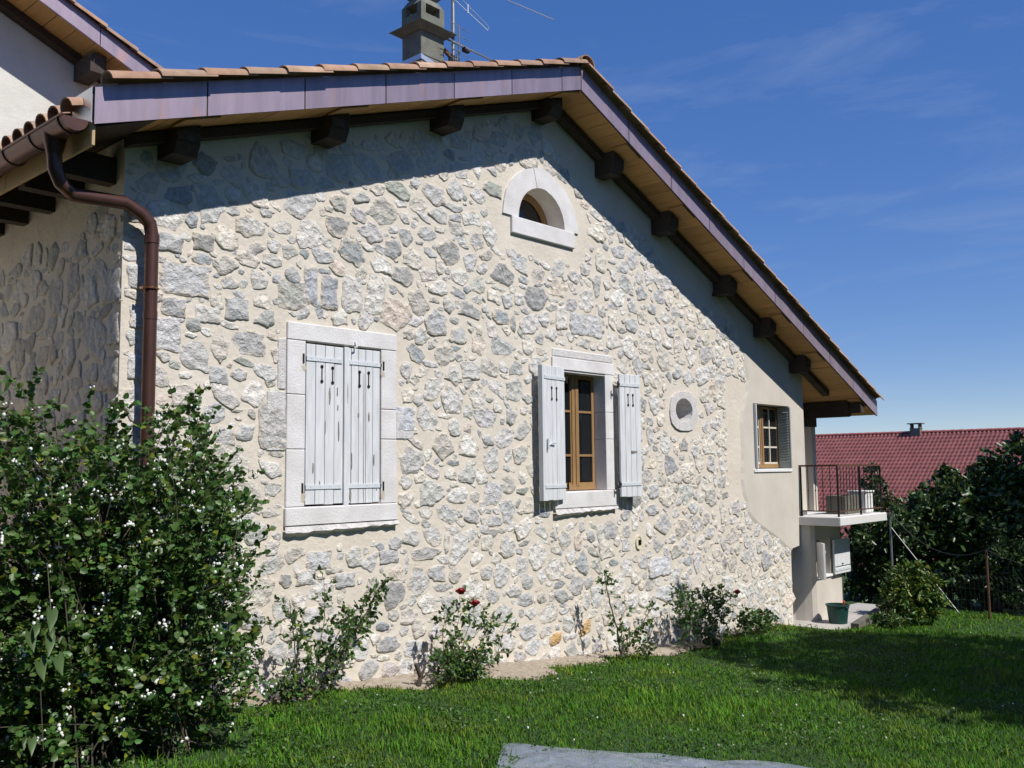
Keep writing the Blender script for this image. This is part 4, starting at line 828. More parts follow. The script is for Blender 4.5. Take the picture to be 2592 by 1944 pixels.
# --- the big snowberry shrub
def snowberry():
    base = np.array([2.75, -.92, float(gz(2.75))]); root = empty('snowberry_shrub', tuple(base), 'big leafy shrub dotted with white berries beside the downpipe', 'shrub')
    st = MB(); LP, LD, LS = [], [], []; BP = []
    tips = []
    for k in range(430):
        u = random.random()
        y = random.uniform(-1.55, -.25); rho = random.uniform(.27, .645); x = rho * (y + 6.7)
        top = np.interp(rho, [.27, .36, .42, .50, .535, .56, .60, .63, .65], [2.1, 2.08, 2.15, 2.2, 2.42, 2.2, 2.0, 1.7, 1.3]) * (1 - .16 * ((y + .85) / .75) ** 2) + random.uniform(-.12, .10)
        z = top * (random.random() ** .55) if u < .76 else top * random.uniform(.05, .4)
        z = max(z, .12); tips.append((x, y, z + .05))
    for (x, y, z) in tips:
        r0 = base + np.array([random.gauss(0, .28), random.gauss(0, .16), 0]); r0[2] = float(gz(r0[0])); tip = np.array([x, y, z + base[2]])
        midp = (r0 + tip) / 2 + np.array([0, 0, .30 * max(z, .4)]) + rng.normal(size=3) * .06
        n = 9; c = bezier(r0, midp, tip, n); st.tube(c, [.0042 * (1 - .75 * i / (n - 1)) + .001 for i in range(n)], 4, caps=False)
        # twigs with opposite leaves
        for tw in range(random.randint(9, 13)):
            f = random.uniform(.25, 1.0); i = min(int(f * (n - 1)), n - 2); p = c[i] + (c[i + 1] - c[i]) * random.random()
            d = unit(unit(c[i + 1] - c[i]) * .5 + rng.normal(size=3) * .75 + np.array([0, -.12, .05])); ln = random.uniform(.10, .24)
            nl = int(ln / .028)
            for q in range(nl):
                pp = p + d * ln * (q + 1) / nl + np.array([0, 0, -.10 * (ln * (q + 1) / nl) ** 2 * 4])
                for sgn in (-1, 1):
                    sd_ = unit(np.cross(d, np.array([0, 0, 1.0])) * sgn + d * .5 + rng.normal(size=3) * .35); LP.append(pp); LD.append(sd_); LS.append(random.uniform(.025, .050) * (1.3 if random.random() < .12 else 1))
            if random.random() < .20: BP.append(p + d * ln)
    P_, D_, S_ = np.array(LP), np.array(LD), np.array(LS)
    keep = (P_[:, 2] > gz(P_[:, 0]) + .03) & (P_[:, 1] < -.06) & (P_[:, 0] / (P_[:, 1] + 6.7) < .672 + rng.normal(size=len(P_)) * .008); P_, D_, S_ = P_[keep], D_[keep], S_[keep]
    foliage('leaves', P_, D_, S_, 'leaf', root, wid=.78, yellow=.07)
    st.build('stems', 'twig', root)
    # upright wispy shoots
    bm_ = MB()
    for c in BP:
        if c[1] > -.1: continue
        for _ in range(random.randint(1, 7)): bm_.sphere(c + rng.normal(size=3) * .014, random.uniform(.006, .010), 6, 4)
    tag(bm_.build('berries', 'berry', root, smooth=True), kind='stuff')
    return root
shrub = snowberry()
# bindweed climbing over the shrub: big single leaves
bw = empty('bindweed', (2.0, -1.62, .1), 'bindweed vine with large grey-green heart-shaped leaves hanging over the shrub', 'vine')
for px, py, s in ((130, 1545, .11), (75, 1600, .105), (125, 1610, .10), (100, 1675, .105), (145, 1665, .10), (92, 1586, .06), (128, 1592, .06), (80, 1870, .08), (62, 1872, .05)):
    c = atY(px, py, -1.72); out = [(0, .0), (-.28, .22), (-.46, .02), (-.42, -.32), (-.2, -.68), (0, -1.0), (.2, -.68), (.42, -.32), (.46, .02), (.28, .22)]
    tl = random.uniform(-.35, .35); mb = MB(); V = []
    for (u, v) in out:
        u2, v2 = u * math.cos(tl) - v * math.sin(tl), u * math.sin(tl) + v * math.cos(tl); V.append((c[0] + u2 * s * .78, c[1] - abs(u) * s * .25 + v2 * s * .25 + u2 * s * .5, c[2] + v2 * s))
    V.append(((V[0][0] + V[5][0]) / 2, (V[0][1] + V[5][1]) / 2 + .012, (V[0][2] + V[5][2]) / 2)); mb.add(V, [(i, (i + 1) % 10, 10) for i in range(10)]); mb.build('leaf', 'bigleaf', bw, smooth=True)
mb = MB(); mb.tube([atY(110, 1900, -1.68), atY(100, 1700, -1.7), atY(130, 1560, -1.7), atY(120, 1430, -1.6)], .003, 4); mb.build('vine_stem', 'twig', bw)

# --- roses along the wall
def rose(name, label, base_px, Y, canes, leaves, fuzz, blooms=(), lsize=(.03, .05), yellow=.03, cane_r=.008, cat='rose bush'):
    b = atY(*base_px, Y); b[2] = float(gz(b[0], Y)); root = empty(name, tuple(b), label, cat); LP, LD = [], []; mb = MB(); tot = sum(c[2] for c in canes)
    for pts, r_, wgt in canes:
        Q = [np.array(atY(px, py, Y + dy)) for px, py, dy in pts]; C = np.concatenate([np.linspace(Q[i], Q[i + 1], 6, endpoint=False) for i in range(len(Q) - 1)] + [[Q[-1]]]); C = C + rng.normal(size=C.shape) * .006
        mb.tube(C, [r_ * (1 - .7 * i / (len(C) - 1)) for i in range(len(C))], 6)
        for _ in range(int(leaves * wgt / tot / 5)):
            f = random.random() ** .8 * (len(C) - 1.01); i = int(f); p = C[i] + (C[i + 1] - C[i]) * (f - i); d = unit(rng.normal(size=3) + np.array([0, -.2, .25])); ln = random.uniform(.3, 1) * fuzz
            q0 = p + d * ln * .3
            mb.tube([p, p + d * (ln + .05)], .0014, 3, caps=False)
            for k in range(5): LP.append(p + d * (ln + .05 * k / 4)); LD.append(unit(d * .6 + rng.normal(size=3) * .6))
    LP, LD = np.array(LP), np.array(LD); keep = (LP[:, 1] < -.03) & (LP[:, 2] > gz(LP[:, 0]) + .01); LP, LD = LP[keep], LD[keep]
    foliage('leaves', LP, LD, rng.uniform(*lsize, len(LP)), 'leaf', root, wid=.62, yellow=yellow); mb.build('canes', 'cane', root)
    for px, py in blooms:
        c = atY(px, py, Y - .05); m2 = MB(); bs = 1.55
        for ring, (rr, n) in enumerate(((.017, 4), (.030, 5), (.042, 6))):
            for k in range(n):
                t = 2 * math.pi * k / n + ring; cx = np.array([math.cos(t), math.sin(t), 0]); tg = np.array([-math.sin(t), math.cos(t), 0]); h = .062 - .010 * ring
                m2.add([c + cx * rr * .4, c + cx * rr - tg * rr * .7 + [0, 0, h * .5], c + cx * rr * 1.15 + [0, 0, h], c + cx * rr + tg * rr * .7 + [0, 0, h * .5]], [(0, 1, 2, 3)])
        m2.sphere(c + [0, 0, .024], .032, 8, 6); m2.build('bloom', 'petal', root, smooth=True)
    return root
rose('rose_bush', 'leaning rose bush with a thick diagonal cane under the closed shutters', (775, 1752), -.42, [([(800, 1752, 0), (870, 1650, .02), (915, 1570, .04), (960, 1490, .06)], .014, 5), ([(775, 1752, 0), (778, 1690, 0), (788, 1635, 0)], .013, 1), ([(745, 1745, 0), (748, 1620, .05), (735, 1520, .08)], .007, 1.6), ([(790, 1745, 0), (815, 1610, .05), (824, 1475, .08)], .006, 1.6), ([(780, 1750, 0), (740, 1745, -.1), (720, 1735, -.1)], .006, 1.6), ([(790, 1750, 0), (840, 1640, -.05), (880, 1560, -.05)], .006, 2)], 1500, .085)
rose('rose_bush', 'bushy rose with two dark red blooms between the closed and the open shutters', (1150, 1722), -.42, [([(1140, 1722, 0), (1150, 1620, .03), (1166, 1508, .06)], .005, 1.2), ([(1150, 1722, 0), (1175, 1620, .03), (1202, 1538, .06)], .005, 1.2), ([(1165, 1722, 0), (1215, 1650, .0), (1240, 1560, .05)], .005, 1.6), ([(1190, 1722, 0), (1260, 1650, 0), (1285, 1575, .05)], .005, 1.4), ([(1130, 1722, 0), (1120, 1620, .05), (1125, 1545, .1)], .005, 1), ([(1150, 1722, 0), (1140, 1690, -.1), (1110, 1680, -.12)], .005, 2.4), ([(1160, 1722, 0), (1190, 1690, -.1), (1210, 1670, -.12)], .005, 2.4), ([(1160, 1722, 0), (1160, 1650, -.05)], .006, 2)], 1900, .10, [(1166, 1503), (1202, 1533)])
rose('rose_bush', 'rose with one tall bare cane leafy at its tip below the open shutters', (1570, 1656), -.42, [([(1572, 1656, 0), (1560, 1590, 0), (1538, 1500, .03), (1528, 1448, .04)], .014, 1.6), ([(1576, 1656, 0), (1615, 1600, 0), (1660, 1520, .04)], .011, 1.6), ([(1580, 1656, 0), (1570, 1560, .04), (1590, 1535, .05)], .005, 1), ([(1600, 1656, 0), (1630, 1640, -.1), (1650, 1630, -.1)], .006, 1.5), ([(1572, 1656, 0), (1580, 1620, -.05), (1640, 1570, 0)], .005, 1)], 620, .07)
rose('rose_bush', 'dense rose bush with a single red bloom near the smooth rendered corner', (1745, 1630), -.42, [([(1730 + 14 * k, 1632, 0), (1725 + 17 * k, 1560, .03), (1705 + 22 * k + random.randint(-8, 8), 1500 - 6 * (k % 3), .06)], .005, 1) for k in range(7)] + [([(1820, 1610, 0), (1850, 1560, .05), (1866, 1508, .08)], .004, .25)], 2100, .085, [(1866, 1503)])
rose('low_plant', 'low leafy weed at the wall foot beside the concrete path', (1895, 1596), -.30, [([(1880 + 10 * k, 1596, 0), (1870 + 14 * k, 1560 - 12 * (k % 2), .04)], .004, 1) for k in range(7)], 700, .06, lsize=(.035, .07), cat='plant')
mb = MB(); s0 = np.array(atY(1058, 1735, -.40)); s0[2] = float(gz(s0[0])); mb.tube([s0, s0 + [.03, 0, .09], s0 + [-.03, 0, .21]], [.024, .02, .016], 8); mb.tube([s0 + [.02, 0, .07], s0 + [.09, .0, .17]], [.016, .011], 7); mb.tube([s0 + [.0, 0, .05], s0 + [.13, -.02, .13]], [.008, .004], 5); o = mb.build('rose_stump', 'bark'); tag(o, 'short grey forked stump of a cut rose beside the bush with two blooms', 'stump')
def lump(name, c, r, m, label, cat, sq=(1, 1, .7)):
    bm = bmesh.new(); bmesh.ops.create_icosphere(bm, subdivisions=3, radius=1)
    off = rng.uniform(0, 50, 3)
    from mathutils import noise
    for v in bm.verts:
        k = 1 + .28 * noise.noise(v.co * 1.3 + Vector(off)) + .08 * noise.noise(v.co * 4 + Vector(off)); v.co = Vector((v.co.x * sq[0], v.co.y * sq[1], v.co.z * sq[2])) * k * r
    me = bpy.data.meshes.new(name); bm.to_mesh(me); bm.free(); me.polygons.foreach_set('use_smooth', np.ones(len(me.polygons), bool)); return tag(link(name, me, m, None, c), label, cat)
c = atY(722, 1752, -.28); lump('rounded_lump', (c[0], -.28, float(gz(c[0])) + .06), .15, 'lump', 'dark rounded lump at the foot of the leaning rose', 'stone', (1.1, .8, .75))  # dark rounded lump, a squashed noisy sphere half sunk in the ground
c = atY(1801, 1604, -.33); lump('rounded_lump', (c[0], -.33, float(gz(c[0])) + .05), .11, 'stone', 'pale round stone at the lawn edge by the dense rose bush', 'stone')

# --- shrubs and trees on the right
def cloud_tree(name, label, base, blobs, nleaf, lsize, m='darkleaf', wid=.5, yellow=.03, trunk=True, group=None, cat='tree', shell=.55, trunk_r=.08):
    root = empty(name, tuple(base), label, cat, group); P_ = []; D_ = []; vol = np.array([b[1] ** 2 for b in blobs]); vol = vol / vol.sum(); br = MB(); b0 = np.array(base, float)
    top = np.mean([b[0] for b in blobs], 0); br.tube(bezier(b0, (b0 + top) / 2 + rng.normal(size=3) * .1, np.array(top), 7), [trunk_r * (1 - .09 * i) for i in range(7)], 8)
    for (c, r_), w_ in zip(blobs, vol):
        c = np.array(c, float); br.tube(bezier(b0 + (top - b0) * .45, (b0 + top) / 2 + (c - top) * .3, c, 6), [trunk_r * .5 * (1 - .14 * i) for i in range(6)], 5)
        n = int(nleaf * w_); nclump = max(6, n // 14); cc = unit(rng.normal(size=(nclump, 3))) * (r_ * rng.uniform(shell, 1.08, (nclump, 1)))
        cc = c + cc * np.array([1, 1, .85]); idx = rng.integers(0, nclump, n); p = cc[idx] + rng.normal(size=(n, 3)) * r_ * .10; P_.append(p); D_.append(unit(unit(cc[idx] - c) * .55 + rng.normal(size=(n, 3)) * .8 + np.array([0, 0, -.25])))
    P_ = np.concatenate(P_); D_ = np.concatenate(D_); keep = P_[:, 2] > gz(P_[:, 0]) + .02; P_, D_ = P_[keep], D_[keep]
    o = foliage('crown', P_, D_, rng.uniform(*lsize, len(P_)), m, root, wid=wid, yellow=yellow); br.build('trunk', 'bark', root, smooth=True); return root
# yellow-green shrub at the end of the kerb
X_ = 15.6; c = atX(2310, 1490, X_); g0 = (X_, float(c[1]), float(gz(X_)))
def yb(px, py, r_, dx=0): q = atX(px, py, X_ + dx); return (tuple(q), r_)
cloud_tree('peony_shrub', 'rounded yellow-green shrub at the end of the concrete kerb', g0, [yb(2300, 1470, .28), yb(2345, 1490, .27), yb(2265, 1500, .24), yb(2310, 1520, .32, -.15), yb(2360, 1535, .22), yb(2270, 1545, .24), yb(2320, 1440, .17)], 3600, (.06, .11), 'leaf', .36, .45, cat='shrub', trunk_r=.02)
q = atX(2235, 1560, 14.9); cloud_tree('low_plant', 'low plant with pale leaves below the yellow-green shrub', (14.9, float(q[1]), float(gz(14.9))), [(tuple(atX(2225, 1565, 14.9)), .13), (tuple(atX(2270, 1570, 14.8)), .15)], 420, (.05, .09), 'leaf', .3, .25, cat='plant', trunk_r=.01)
def tb(px, py, X, r_): return (tuple(atX(px, py, X)), r_)
def far_tree(label, px, X, blobs, n, ls=(.10, .18), yl=.04, name='leafy_tree'):
    q = atX(px, 1480, X); cloud_tree(name, label, (X, float(q[1]), float(gz(X))), [tb(a, b, X + dx, r_) for a, b, dx, r_ in blobs], n, ls, yellow=yl, group='trees behind the wire fence', trunk_r=.11)
far_tree('dark green tree reaching highest against the red roof behind the fence', 2560, 20.5, [(2600, 1190, 0, .75), (2530, 1232, .2, .6), (2610, 1260, 0, .9), (2540, 1290, -.2, .8), (2462, 1245, .3, .45), (2580, 1380, -.3, .9), (2500, 1400, 0, .8), (2660, 1230, 0, .8), (2600, 1122, .2, .3), (2520, 1480, -.3, .6)], 9000)
far_tree('broad dark bush spilling over the wire fence in front of the red roof', 2400, 19.8, [(2430, 1240, .4, .45), (2390, 1272, 0, .5), (2330, 1305, .2, .45), (2420, 1300, 0, .8), (2340, 1340, -.1, .7), (2280, 1350, .2, .42), (2400, 1420, -.3, .8), (2310, 1430, -.3, .6), (2470, 1350, -.2, .7), (2260, 1400, 0, .5), (2386, 1200, .4, .2)], 9000)
far_tree('thin upright sapling seen through the balcony railing', 2205, 22, [(2205, 1180, 0, .16), (2205, 1220, 0, .26), (2200, 1260, 0, .4), (2222, 1230, 0, .2), (2230, 1290, 0, .45), (2195, 1320, 0, .4)], 2600, (.06, .11), .12, 'sapling')
far_tree('dark shrub under the balcony slab beside the cellar wall', 2190, 18.6, [(2200, 1335, 0, .4), (2255, 1340, 0, .4), (2310, 1340, .2, .4), (2190, 1370, 0, .45), (2230, 1370, 0, .5), (2160, 1420, 0, .45), (2210, 1450, 0, .6), (2165, 1500, 0, .45), (2245, 1480, .2, .5), (2290, 1500, 0, .4)], 5200, (.08, .14), .03, 'leafy_shrub')
far_tree('pale silvery bush low behind the fence posts', 2520, 18.9, [(2440, 1455, 0, .3), (2520, 1440, 0, .35), (2560, 1410, 0, .4), (2480, 1480, 0, .3), (2550, 1490, 0, .4), (2420, 1500, 0, .3)], 2600, (.06, .12), .0, 'leafy_shrub')
# two garden trees standing to the right of the picture; their shade lies on the lawn
def shade_tree(label, x, y, h, r_):
    b = (x, y, float(gz(x))); bl = [((x + r_ * .62 * math.cos(a), y + r_ * .62 * math.sin(a), h + random.uniform(-.6, .3)), r_ * random.uniform(.46, .55)) for a in np.linspace(0, 5.6, 7)] + [((x, y, h + .3), r_ * .55)]
    cloud_tree('garden_tree', label, b, bl, 17000, (.15, .26), group='garden trees that shade the lawn', trunk_r=.16)
shade_tree('garden tree whose round shade lies on the lawn before the cellar corner', 11.9, -8.6, 4.8, 3.2)
shade_tree('garden tree standing on the lawn opposite the wire fence', 19.5, -10.0, 5.2, 2.8)
shade_tree('garden tree at the far corner of the lawn opposite the leafy trees', 22.5, -7.0, 5.6, 3.2)

for i, (x, y, h) in enumerate(((-16, -21, 7.2), (-8, -19.5, 7.8), (-1, -20.5, 7.4), (6, -19, 7.8), (13, -20, 7.6), (20, -18.5, 7.8), (27, -17, 7.8))):  # unseen tree row, added to block low sky and darken the fill
    b = (x, y, float(gz(x))); bl = [((x + 2.9 * math.cos(a), y + 1.5 * math.sin(a), 2.2 + 1.5 * (k % 3)), 2.0) for k, a in enumerate(np.linspace(0, 5.6, 7))] + [((x, y, h - 1.2), 2.0)]
    cloud_tree('garden_tree', 'unseen broad tree added to block low sky, ' + ('beyond the added side trees', 'beside the added yard', 'opposite the snowberry shrub', 'opposite the closed shutters', 'opposite the small oval window', 'opposite the balcony', 'opposite the red-roofed house')[i], b, bl, 3000, (.45, .75), wid=.7, group='unseen tree row added to block low sky', trunk_r=.2)

for (x, y), lb in zip(((-3.0, -1.9), (-3.3, 1.4), (-3.4, 4.8)), ('level with the front corner of the stone house', 'level with the middle of the shaded side wall', 'standing nearest the taller house')):  # unseen trees, added to block sky light from the side wall
    b = (x, y, float(gz(x))); bl = [((x + 1.3 * math.cos(a), y + 1.9 * math.sin(a), 1.6 + 1.3 * (k % 3)), 1.5) for k, a in enumerate(np.linspace(0, 5.6, 7))] + [((x, y, 5.2), 1.5)]
    cloud_tree('garden_tree', 'unseen tree added to darken the side wall, past the yard, ' + lb, b, bl, 4200, (.4, .65), wid=.7, group='unseen trees added to darken the side wall', trunk_r=.15)

# ================================================================== FENCE, BUCKET, PLANTER, TARP
fx = 17.6
pa = atX(2252, 1297, fx); pb = np.array(atX(2496, 1392, 17.0))
fence = empty('wire_fence', (fx, float(pa[1]), -.8), 'sagging wire mesh fence on thin steel posts in front of the dark trees', 'fence')
for top in (pa, pb): mb = MB(); g = float(gz(top[0])); mb.tube([(top[0], top[1], g - .1), tuple(top)], .022, 8); mb.build('post', 'galv' if top is pa else 'rust', fence, smooth=True)
mb = MB(); e = np.array([17.3, pa[1] - 1.25, float(gz(17.3))]); mb.tube([pa + [0, -.02, -.28], e], .009, 6); mb.build('brace', 'galv', fence)
def sag(a, b, d, n=12): t = np.linspace(0, 1, n)[:, None]; c = a + (b - a) * t; c[:, 2] -= d * 4 * (t * (1 - t))[:, 0]; return c
mb = MB(); mb.tube(sag(pa, pb, .35), .008, 5); mb.build('top_wire', 'wire', fence); far_ = pb + np.array([-.6, -1.9, -.35]); mb = MB(); mb.tube(sag(pb, far_, .1), .008, 5); mb.build('top_wire', 'wire', fence)
mb = MB(); A = np.array([fx - .1, pa[1] - .4]); B = np.array([16.9, pb[1] - 1.2])
for k in range(34):
    q = A + (B - A) * k / 33; g = float(gz(q[0])); mb.tube([(q[0], q[1], g), (q[0], q[1], g + .66), (q[0] + .03, q[1] + .05, g + .72), (q[0], q[1] + .10, g + .68)], .0020, 4, caps=False)
for zz in (.08, .28, .48, .64): mb.tube([(A[0], A[1], float(gz(A[0])) + zz), (B[0], B[1], float(gz(B[0])) + zz)], .0022, 4)
mb.build('wire_mesh', 'wire', fence)

bc = atZ(2106, 1574, -.553); bxx, byy = 14.30, -.52
buck = empty('plastic_bin', (bxx, byy, -.64), 'dark green plastic garden bin standing on the concrete path', 'bin')
mb = MB(); n = 20; r0, r1, hb = .135, .168, .285; bz = -.639
V = []
for (z, r_) in ((0, r0), (hb * .5, (r0 + r1) / 2), (hb, r1), (hb, r1 + .012), (hb - .02, r1 + .012), (hb - .02, r1)):
    V += [(bxx + r_ * math.cos(2 * math.pi * k / n), byy + r_ * math.sin(2 * math.pi * k / n), bz + z) for k in range(n)]
for (z, r_) in ((hb, r1 - .01), (.15, r1 - .03)): V += [(bxx + r_ * math.cos(2 * math.pi * k / n), byy + r_ * math.sin(2 * math.pi * k / n), bz + z) for k in range(n)]
F = [(a * n + k, a * n + (k + 1) % n, (a + 1) * n + (k + 1) % n, (a + 1) * n + k) for a in range(5) for k in range(n)] + [(6 * n + k, 6 * n + (k + 1) % n, 7 * n + (k + 1) % n, 7 * n + k) for k in range(n)] + [(2 * n + k, 2 * n + (k + 1) % n, 6 * n + (k + 1) % n, 6 * n + k) for k in range(n)] + [tuple(range(n)), tuple(7 * n + k for k in range(n))]
mb.add(V, F); mb.build('tub', 'green', buck, smooth=True)
mb = MB(); mb.box(bxx - .07, bxx + .02, byy - .18, byy - .155, bz + hb - .05, bz + hb - .025, .006); mb.build('handle', 'green', buck)
mb = MB(); mb.beam((bxx + .07, byy - .02, bz + .18), (bxx + .05, byy - .09, bz + .33), (.012, 0, 0), (0, .010, .012)); o = mb.build('garden_tool', 'orange'); tag(o, 'orange plastic tool handle sticking out of the green bin', 'tool')

mb = MB(); x0, x1, y0, y1, z0 = 14.98, 15.55, -.42, -.10, SB1; t = .04
for (a, b, c_, d) in ((x0, x1, y0, y0 + t), (x0, x1, y1 - t, y1), (x0, x0 + t, y0 + t, y1 - t), (x1 - t, x1, y0 + t, y1 - t)): mb.box(a, b, c_, d, z0, z0 + .30, .004)
mb.box(x0 + t, x1 - t, y0 + t, y1 - t, z0, z0 + .24); o = mb.build('concrete_planter', 'mossy'); tag(o, 'grey concrete planter box standing on the balcony behind the railing', 'planter')
mb = MB(); mb.box(15.62, 15.92, -.52, -.22, SB1, SB1 + .34, .02); mb.box(15.60, 15.94, -.54, -.20, SB1 + .34, SB1 + .37, .008); o = mb.build('white_storage_box', 'white'); tag(o, 'white lidded box on the balcony beside the concrete planter', 'box')

def tarp():
    P0 = atZ(1288, 1892, -.06); nx, ny = 130, 90; V = []; F = []
    a = np.array([4.66, -2.42]); b = np.array([5.78, -4.02]); inn = np.array([-.80, -.62]); from mathutils import noise
    for i in range(nx):
        for j in range(ny):
            u, v = i / (nx - 1), j / (ny - 1); p = a + (b - a) * u + inn * v * 2.0 * (1 + .05 * math.sin(u * 9)); p = p + np.array([.03 * math.sin(u * 17), .03 * math.cos(u * 23)]) * (1 - v)
            q = Vector((p[0] * 3.2, p[1] * 3.2, 0)); h = .012 + .05 * abs(noise.noise(q * .8)) ** .8 + .022 * (.5 - abs(noise.noise(q * 2.9))) + .008 * (.5 - abs(noise.noise(q * 8))); e = min(1, v * 9, u * 14 + .0, (1 - u) * 14)
            V.append((p[0], p[1], float(gz(p[0], p[1])) + .012 + h * (.25 + .75 * e)))
    F = [(i * ny + j, (i + 1) * ny + j, (i + 1) * ny + j + 1, i * ny + j + 1) for i in range(nx - 1) for j in range(ny - 1)]
    o = fast_mesh('plastic_sheet', V, F, 4, 'tarp', org=np.array([5.0, -3.6, 0]), smooth=True); tag(o, 'crumpled translucent blue-grey plastic sheet lying on the lawn', 'plastic sheet')
tarp()

# ================================================================== RED-ROOFED HOUSE BEYOND
def red_house():
    X = 50.0; ra, rb = atX(2066, 1106, X), atX(2560, 1085, X); zr = float((ra[2] + rb[2]) / 2); y0, y1 = -4.0, float(ra[1]) + 9.0; slope = math.tan(math.radians(33))
    root = empty('red_roofed_house', (X - 3, (y0 + y1) / 2, -3.4), 'neighbouring house with a long red pantile roof beyond the trees', 'house'); run = 9.6; zlow = zr - run * slope
    mb = MB(); mb.box(X - run + .6, X + run - .6, y0 + .4, y1 - .4, -5, zlow + .3); mb.build('wall', 'pale', root)
    rows = 34; colw = .20; nc = int((y1 - y0) / colw); per = 6; ys = [y0 + colw * i / per for i in range(nc * per + 1)]; m_ = len(ys); V = []; F = []; T = []
    wav = np.array([.035 * (math.sin(2 * math.pi * (i % per) / per) + .4 * math.sin(4 * math.pi * (i % per) / per)) for i in range(m_)])
    coltint = np.repeat(rng.uniform(.85, 1.12, nc + 1), per)[:m_]
    for r_ in range(rows):
        for e in (0, 1):
            f = (r_ + e) / rows; x = X - run * f; z = zr - run * slope * f + (.085 if e == 1 else 0); V.append(np.stack([np.full(m_, x), np.array(ys), z + wav], -1)); tt = rng.uniform(.85, 1.15, nc + 1).repeat(per)[:m_]; T.append(np.stack([tt, tt, tt], -1))
        a = r_ * 2 * m_; F += [(a + i, a + i + 1, a + m_ + i + 1, a + m_ + i) for i in range(m_ - 1)]
        if r_ : F += [(a - m_ + i, a - m_ + i + 1, a + i + 1, a + i) for i in range(m_ - 1)]
    V = np.concatenate(V); T = np.concatenate(T); n0 = len(V); V = np.concatenate([V, np.array([(X, y0, zr), (X, y1, zr), (X + run, y1, zlow), (X + run, y0, zlow)])]); T = np.concatenate([T, np.ones((4, 3))]); F.append((n0, n0 + 1, n0 + 2, n0 + 3))
    rf = fast_mesh('roof', V, F, 4, 'redtile', root, tint=T, org=np.array([X, (y0 + y1) / 2, zlow]))
    Vt, Ft = tile_mesh(.46, .15, .125, n=6); me = bpy.data.meshes.new('ridge_tile'); me.from_pydata([(p[1], p[0], p[2]) for p in Vt], [], Ft); setcol(me, np.array([1.25, 1.1, 1.05]))
    for k in range(int((y1 - y0) / .43)): link('ridge_tile', me, 'redtile', rf, (X, y0 + k * .43, zr + .0))
    c = atX(2317, 1085, X - .2); mb = MB(); mb.box(X - .3, X + .1, c[1] - .25, c[1] + .25, zr - .6, zr + .20); ch = mb.build('chimney', 'cement', root)
    for yy in (c[1] - .2, c[1] + .2): mb = MB(); mb.box(X - .28, X + .08, yy - .035, yy + .035, zr + .20, zr + .44); mb.build('cowl_leg', 'mossy', ch)
    mb = MB(); mb.box(X - .36, X + .16, c[1] - .36, c[1] + .36, zr + .44, zr + .49); mb.box(X - .3, X + .1, c[1] - .27, c[1] + .27, zr + .20, zr + .23); mb.build('cowl_plate', 'mossy', ch)
red_house()

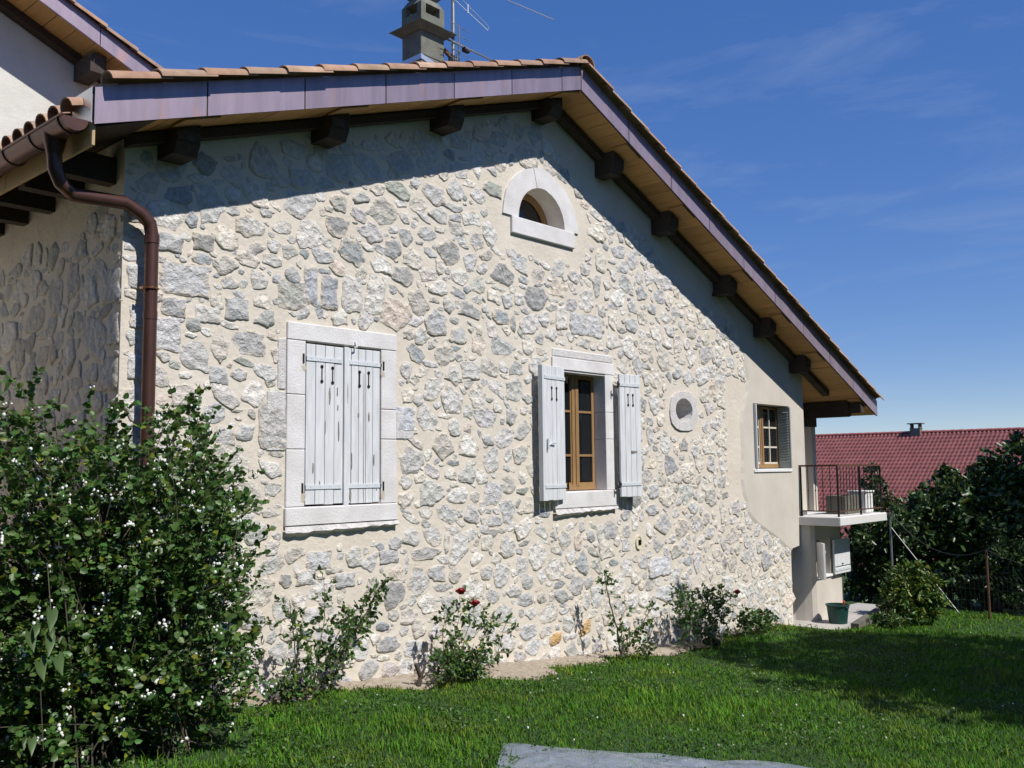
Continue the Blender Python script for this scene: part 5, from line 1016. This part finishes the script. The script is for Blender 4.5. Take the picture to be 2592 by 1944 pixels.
# ================================================================== GRASS
def grass():
    N = 420000
    # denser near the camera: sample by ray through the lower part of the view, plus margin
    u = rng.random(N); x = 1.0 + 17.5 * u ** 1.35; y = -6.3 + rng.random(N) * 6.3
    dist = np.hypot(x, y + 6.7); keep = rng.random(N) < np.clip(5.0 / dist, .25, 1)
    ang = np.degrees(np.arctan2(x, y + 6.7)); keep &= (ang > 14) & (ang < 84) & (dist > 2.0)
    e = bed_edge(x) ; inbed = (x < 13.3) & (y > e + rng.normal(size=N) * .05); keep &= ~(inbed & (rng.random(N) > .035))
    keep &= ~((x > 13.1) & (x < 16.8) & (y > -.86 + .09 * (x - 13.7)))
    keep &= ~((np.hypot(x - 2.75, (y + .9) * 1.3) < .9) & (rng.random(N) < .75))
    x, y = x[keep], y[keep]; n = len(x); z = gz(x, y)
    from mathutils import noise
    gx_, gy_ = np.arange(0, 20, .12), np.arange(-6.6, .3, .12)
    def field(sc_, off): return np.array([[noise.noise(Vector((a * sc_, b * sc_, off))) for b in gy_] for a in gx_])
    ii = np.clip(((x - 0) / .12).astype(int), 0, len(gx_) - 1); jj = np.clip(((y + 6.6) / .12).astype(int), 0, len(gy_) - 1)
    f1, f2, f3 = field(.9, 1.7)[ii, jj], field(2.8, 9.1)[ii, jj], field(1.5, 5.3)[ii, jj]
    patch = np.clip(.95 + .75 * f1 + .55 * f2, .45, 1.7)
    h = rng.uniform(.014, .046, n) * patch * np.where(rng.random(n) < .03, 1.9, 1); a = rng.uniform(0, 2 * math.pi, n); lean = rng.uniform(.2, 1.2, n) * h; wd = rng.uniform(.0014, .0028, n) * (1 + .12 * np.hypot(x, y + 6.7))
    P = np.stack([x, y, z], -1); d = np.stack([np.cos(a), np.sin(a), np.zeros(n)], -1); s = np.stack([-np.sin(a), np.cos(a), np.zeros(n)], -1); up = np.array([0, 0, 1.0])
    v0 = P - s * wd[:, None]; v1 = P + s * wd[:, None]; mid = P + up * (h * .6)[:, None] + d * (lean * .35)[:, None]; v2 = mid + s * (wd * .75)[:, None]; v3 = mid - s * (wd * .75)[:, None]; tip = P + up * h[:, None] + d * lean[:, None]
    V = np.stack([v0, v1, v2, v3, tip], 1).reshape(-1, 3); k = np.arange(n)[:, None] * 5
    F = np.concatenate([k + np.array([0, 1, 2]), k + np.array([0, 2, 3]), k + np.array([3, 2, 4])], 0)
    t = np.ones((n, 3)) * rng.uniform(.65, 1.3, (n, 1)) * (.62 + .36 * patch[:, None]); t[:, 0] *= 1 + .9 * np.clip(f3, 0, 1); t[:, 2] *= 1 + .5 * np.clip(f3, 0, 1); t *= (1 - .35 * np.clip(-f2, 0, 1))[:, None]; t[:, 0] *= rng.uniform(.8, 1.35, n); dry = rng.random(n) < .05; t[dry] = np.array([3.2, 1.5, 2.5]) * rng.uniform(.6, 1, (dry.sum(), 1))
    nearbed = (y > bed_edge(x) - .25) & (x < 13.3); t[nearbed & (rng.random(n) < .35)] *= np.array([1.9, 1.15, 1.3])
    o_cl = 14000; cx_ = 1.5 + 12 * rng.random(o_cl) ** 1.2; cy_ = -6 + 5.6 * rng.random(o_cl)
    fi = np.clip((cx_ / .12).astype(int), 0, len(gx_) - 1); fj = np.clip(((cy_ + 6.6) / .12).astype(int), 0, len(gy_) - 1); kp = (field(1.3, 20.0)[fi, fj] > .12) & (cy_ < bed_edge(cx_) - .1); cx_, cy_ = cx_[kp], cy_[kp]
    cp = np.repeat(np.stack([cx_, cy_, gz(cx_, cy_) + rng.uniform(.02, .045, len(cx_))], -1), 3, 0); ca = np.tile(np.array([0, 2.1, 4.2]), len(cx_)) + np.repeat(rng.random(len(cx_)) * 6, 3)
    cv, cf = leaf_arrays(cp, np.stack([np.cos(ca), np.sin(ca), np.full(len(ca), .15)], -1), rng.uniform(.012, .022, len(ca)), .9, .1)
    oc = fast_mesh('clover', cv, cf, 4, 'leaf', tint=np.repeat(np.ones((len(ca), 3)) * rng.uniform(.7, 1.2, (len(ca), 1)), 6, 0)); tag(oc, 'patches of small clover leaves in the lawn', 'clover', kind='stuff')
    o = fast_mesh('grass', V, F, 3, 'blade', tint=np.repeat(t, 5, 0)); tag(o, 'short green lawn grass in front of the stone house', 'grass', kind='stuff')
    # pale litter and daisies
    mb = MB()
    for _ in range(34):
        xx = random.uniform(5, 15); yy = random.uniform(-4.5, -.7); mb.sphere((xx, yy, float(gz(xx, yy)) + random.uniform(.03, .055)), random.uniform(.006, .011), 5, 3)
    o = mb.build('daisies', 'white'); tag(o, 'tiny white daisies scattered through the lawn', 'flower', kind='stuff')
    mb = MB(); 
    for _ in range(1400):
        xx = random.uniform(3.4, 13.2); yy = random.uniform(float(bed_edge(xx)) - .05, -.01); r_ = random.uniform(.005, .018) * (1 if random.random() < .95 else 2); mb.sphere((xx, yy, float(gz(xx, yy)) + .02), r_, 5, 3)
    o = mb.build('gravel', 'soil'); tag(o, 'loose pale gravel along the foot of the stone wall', 'gravel', kind='stuff')
grass()
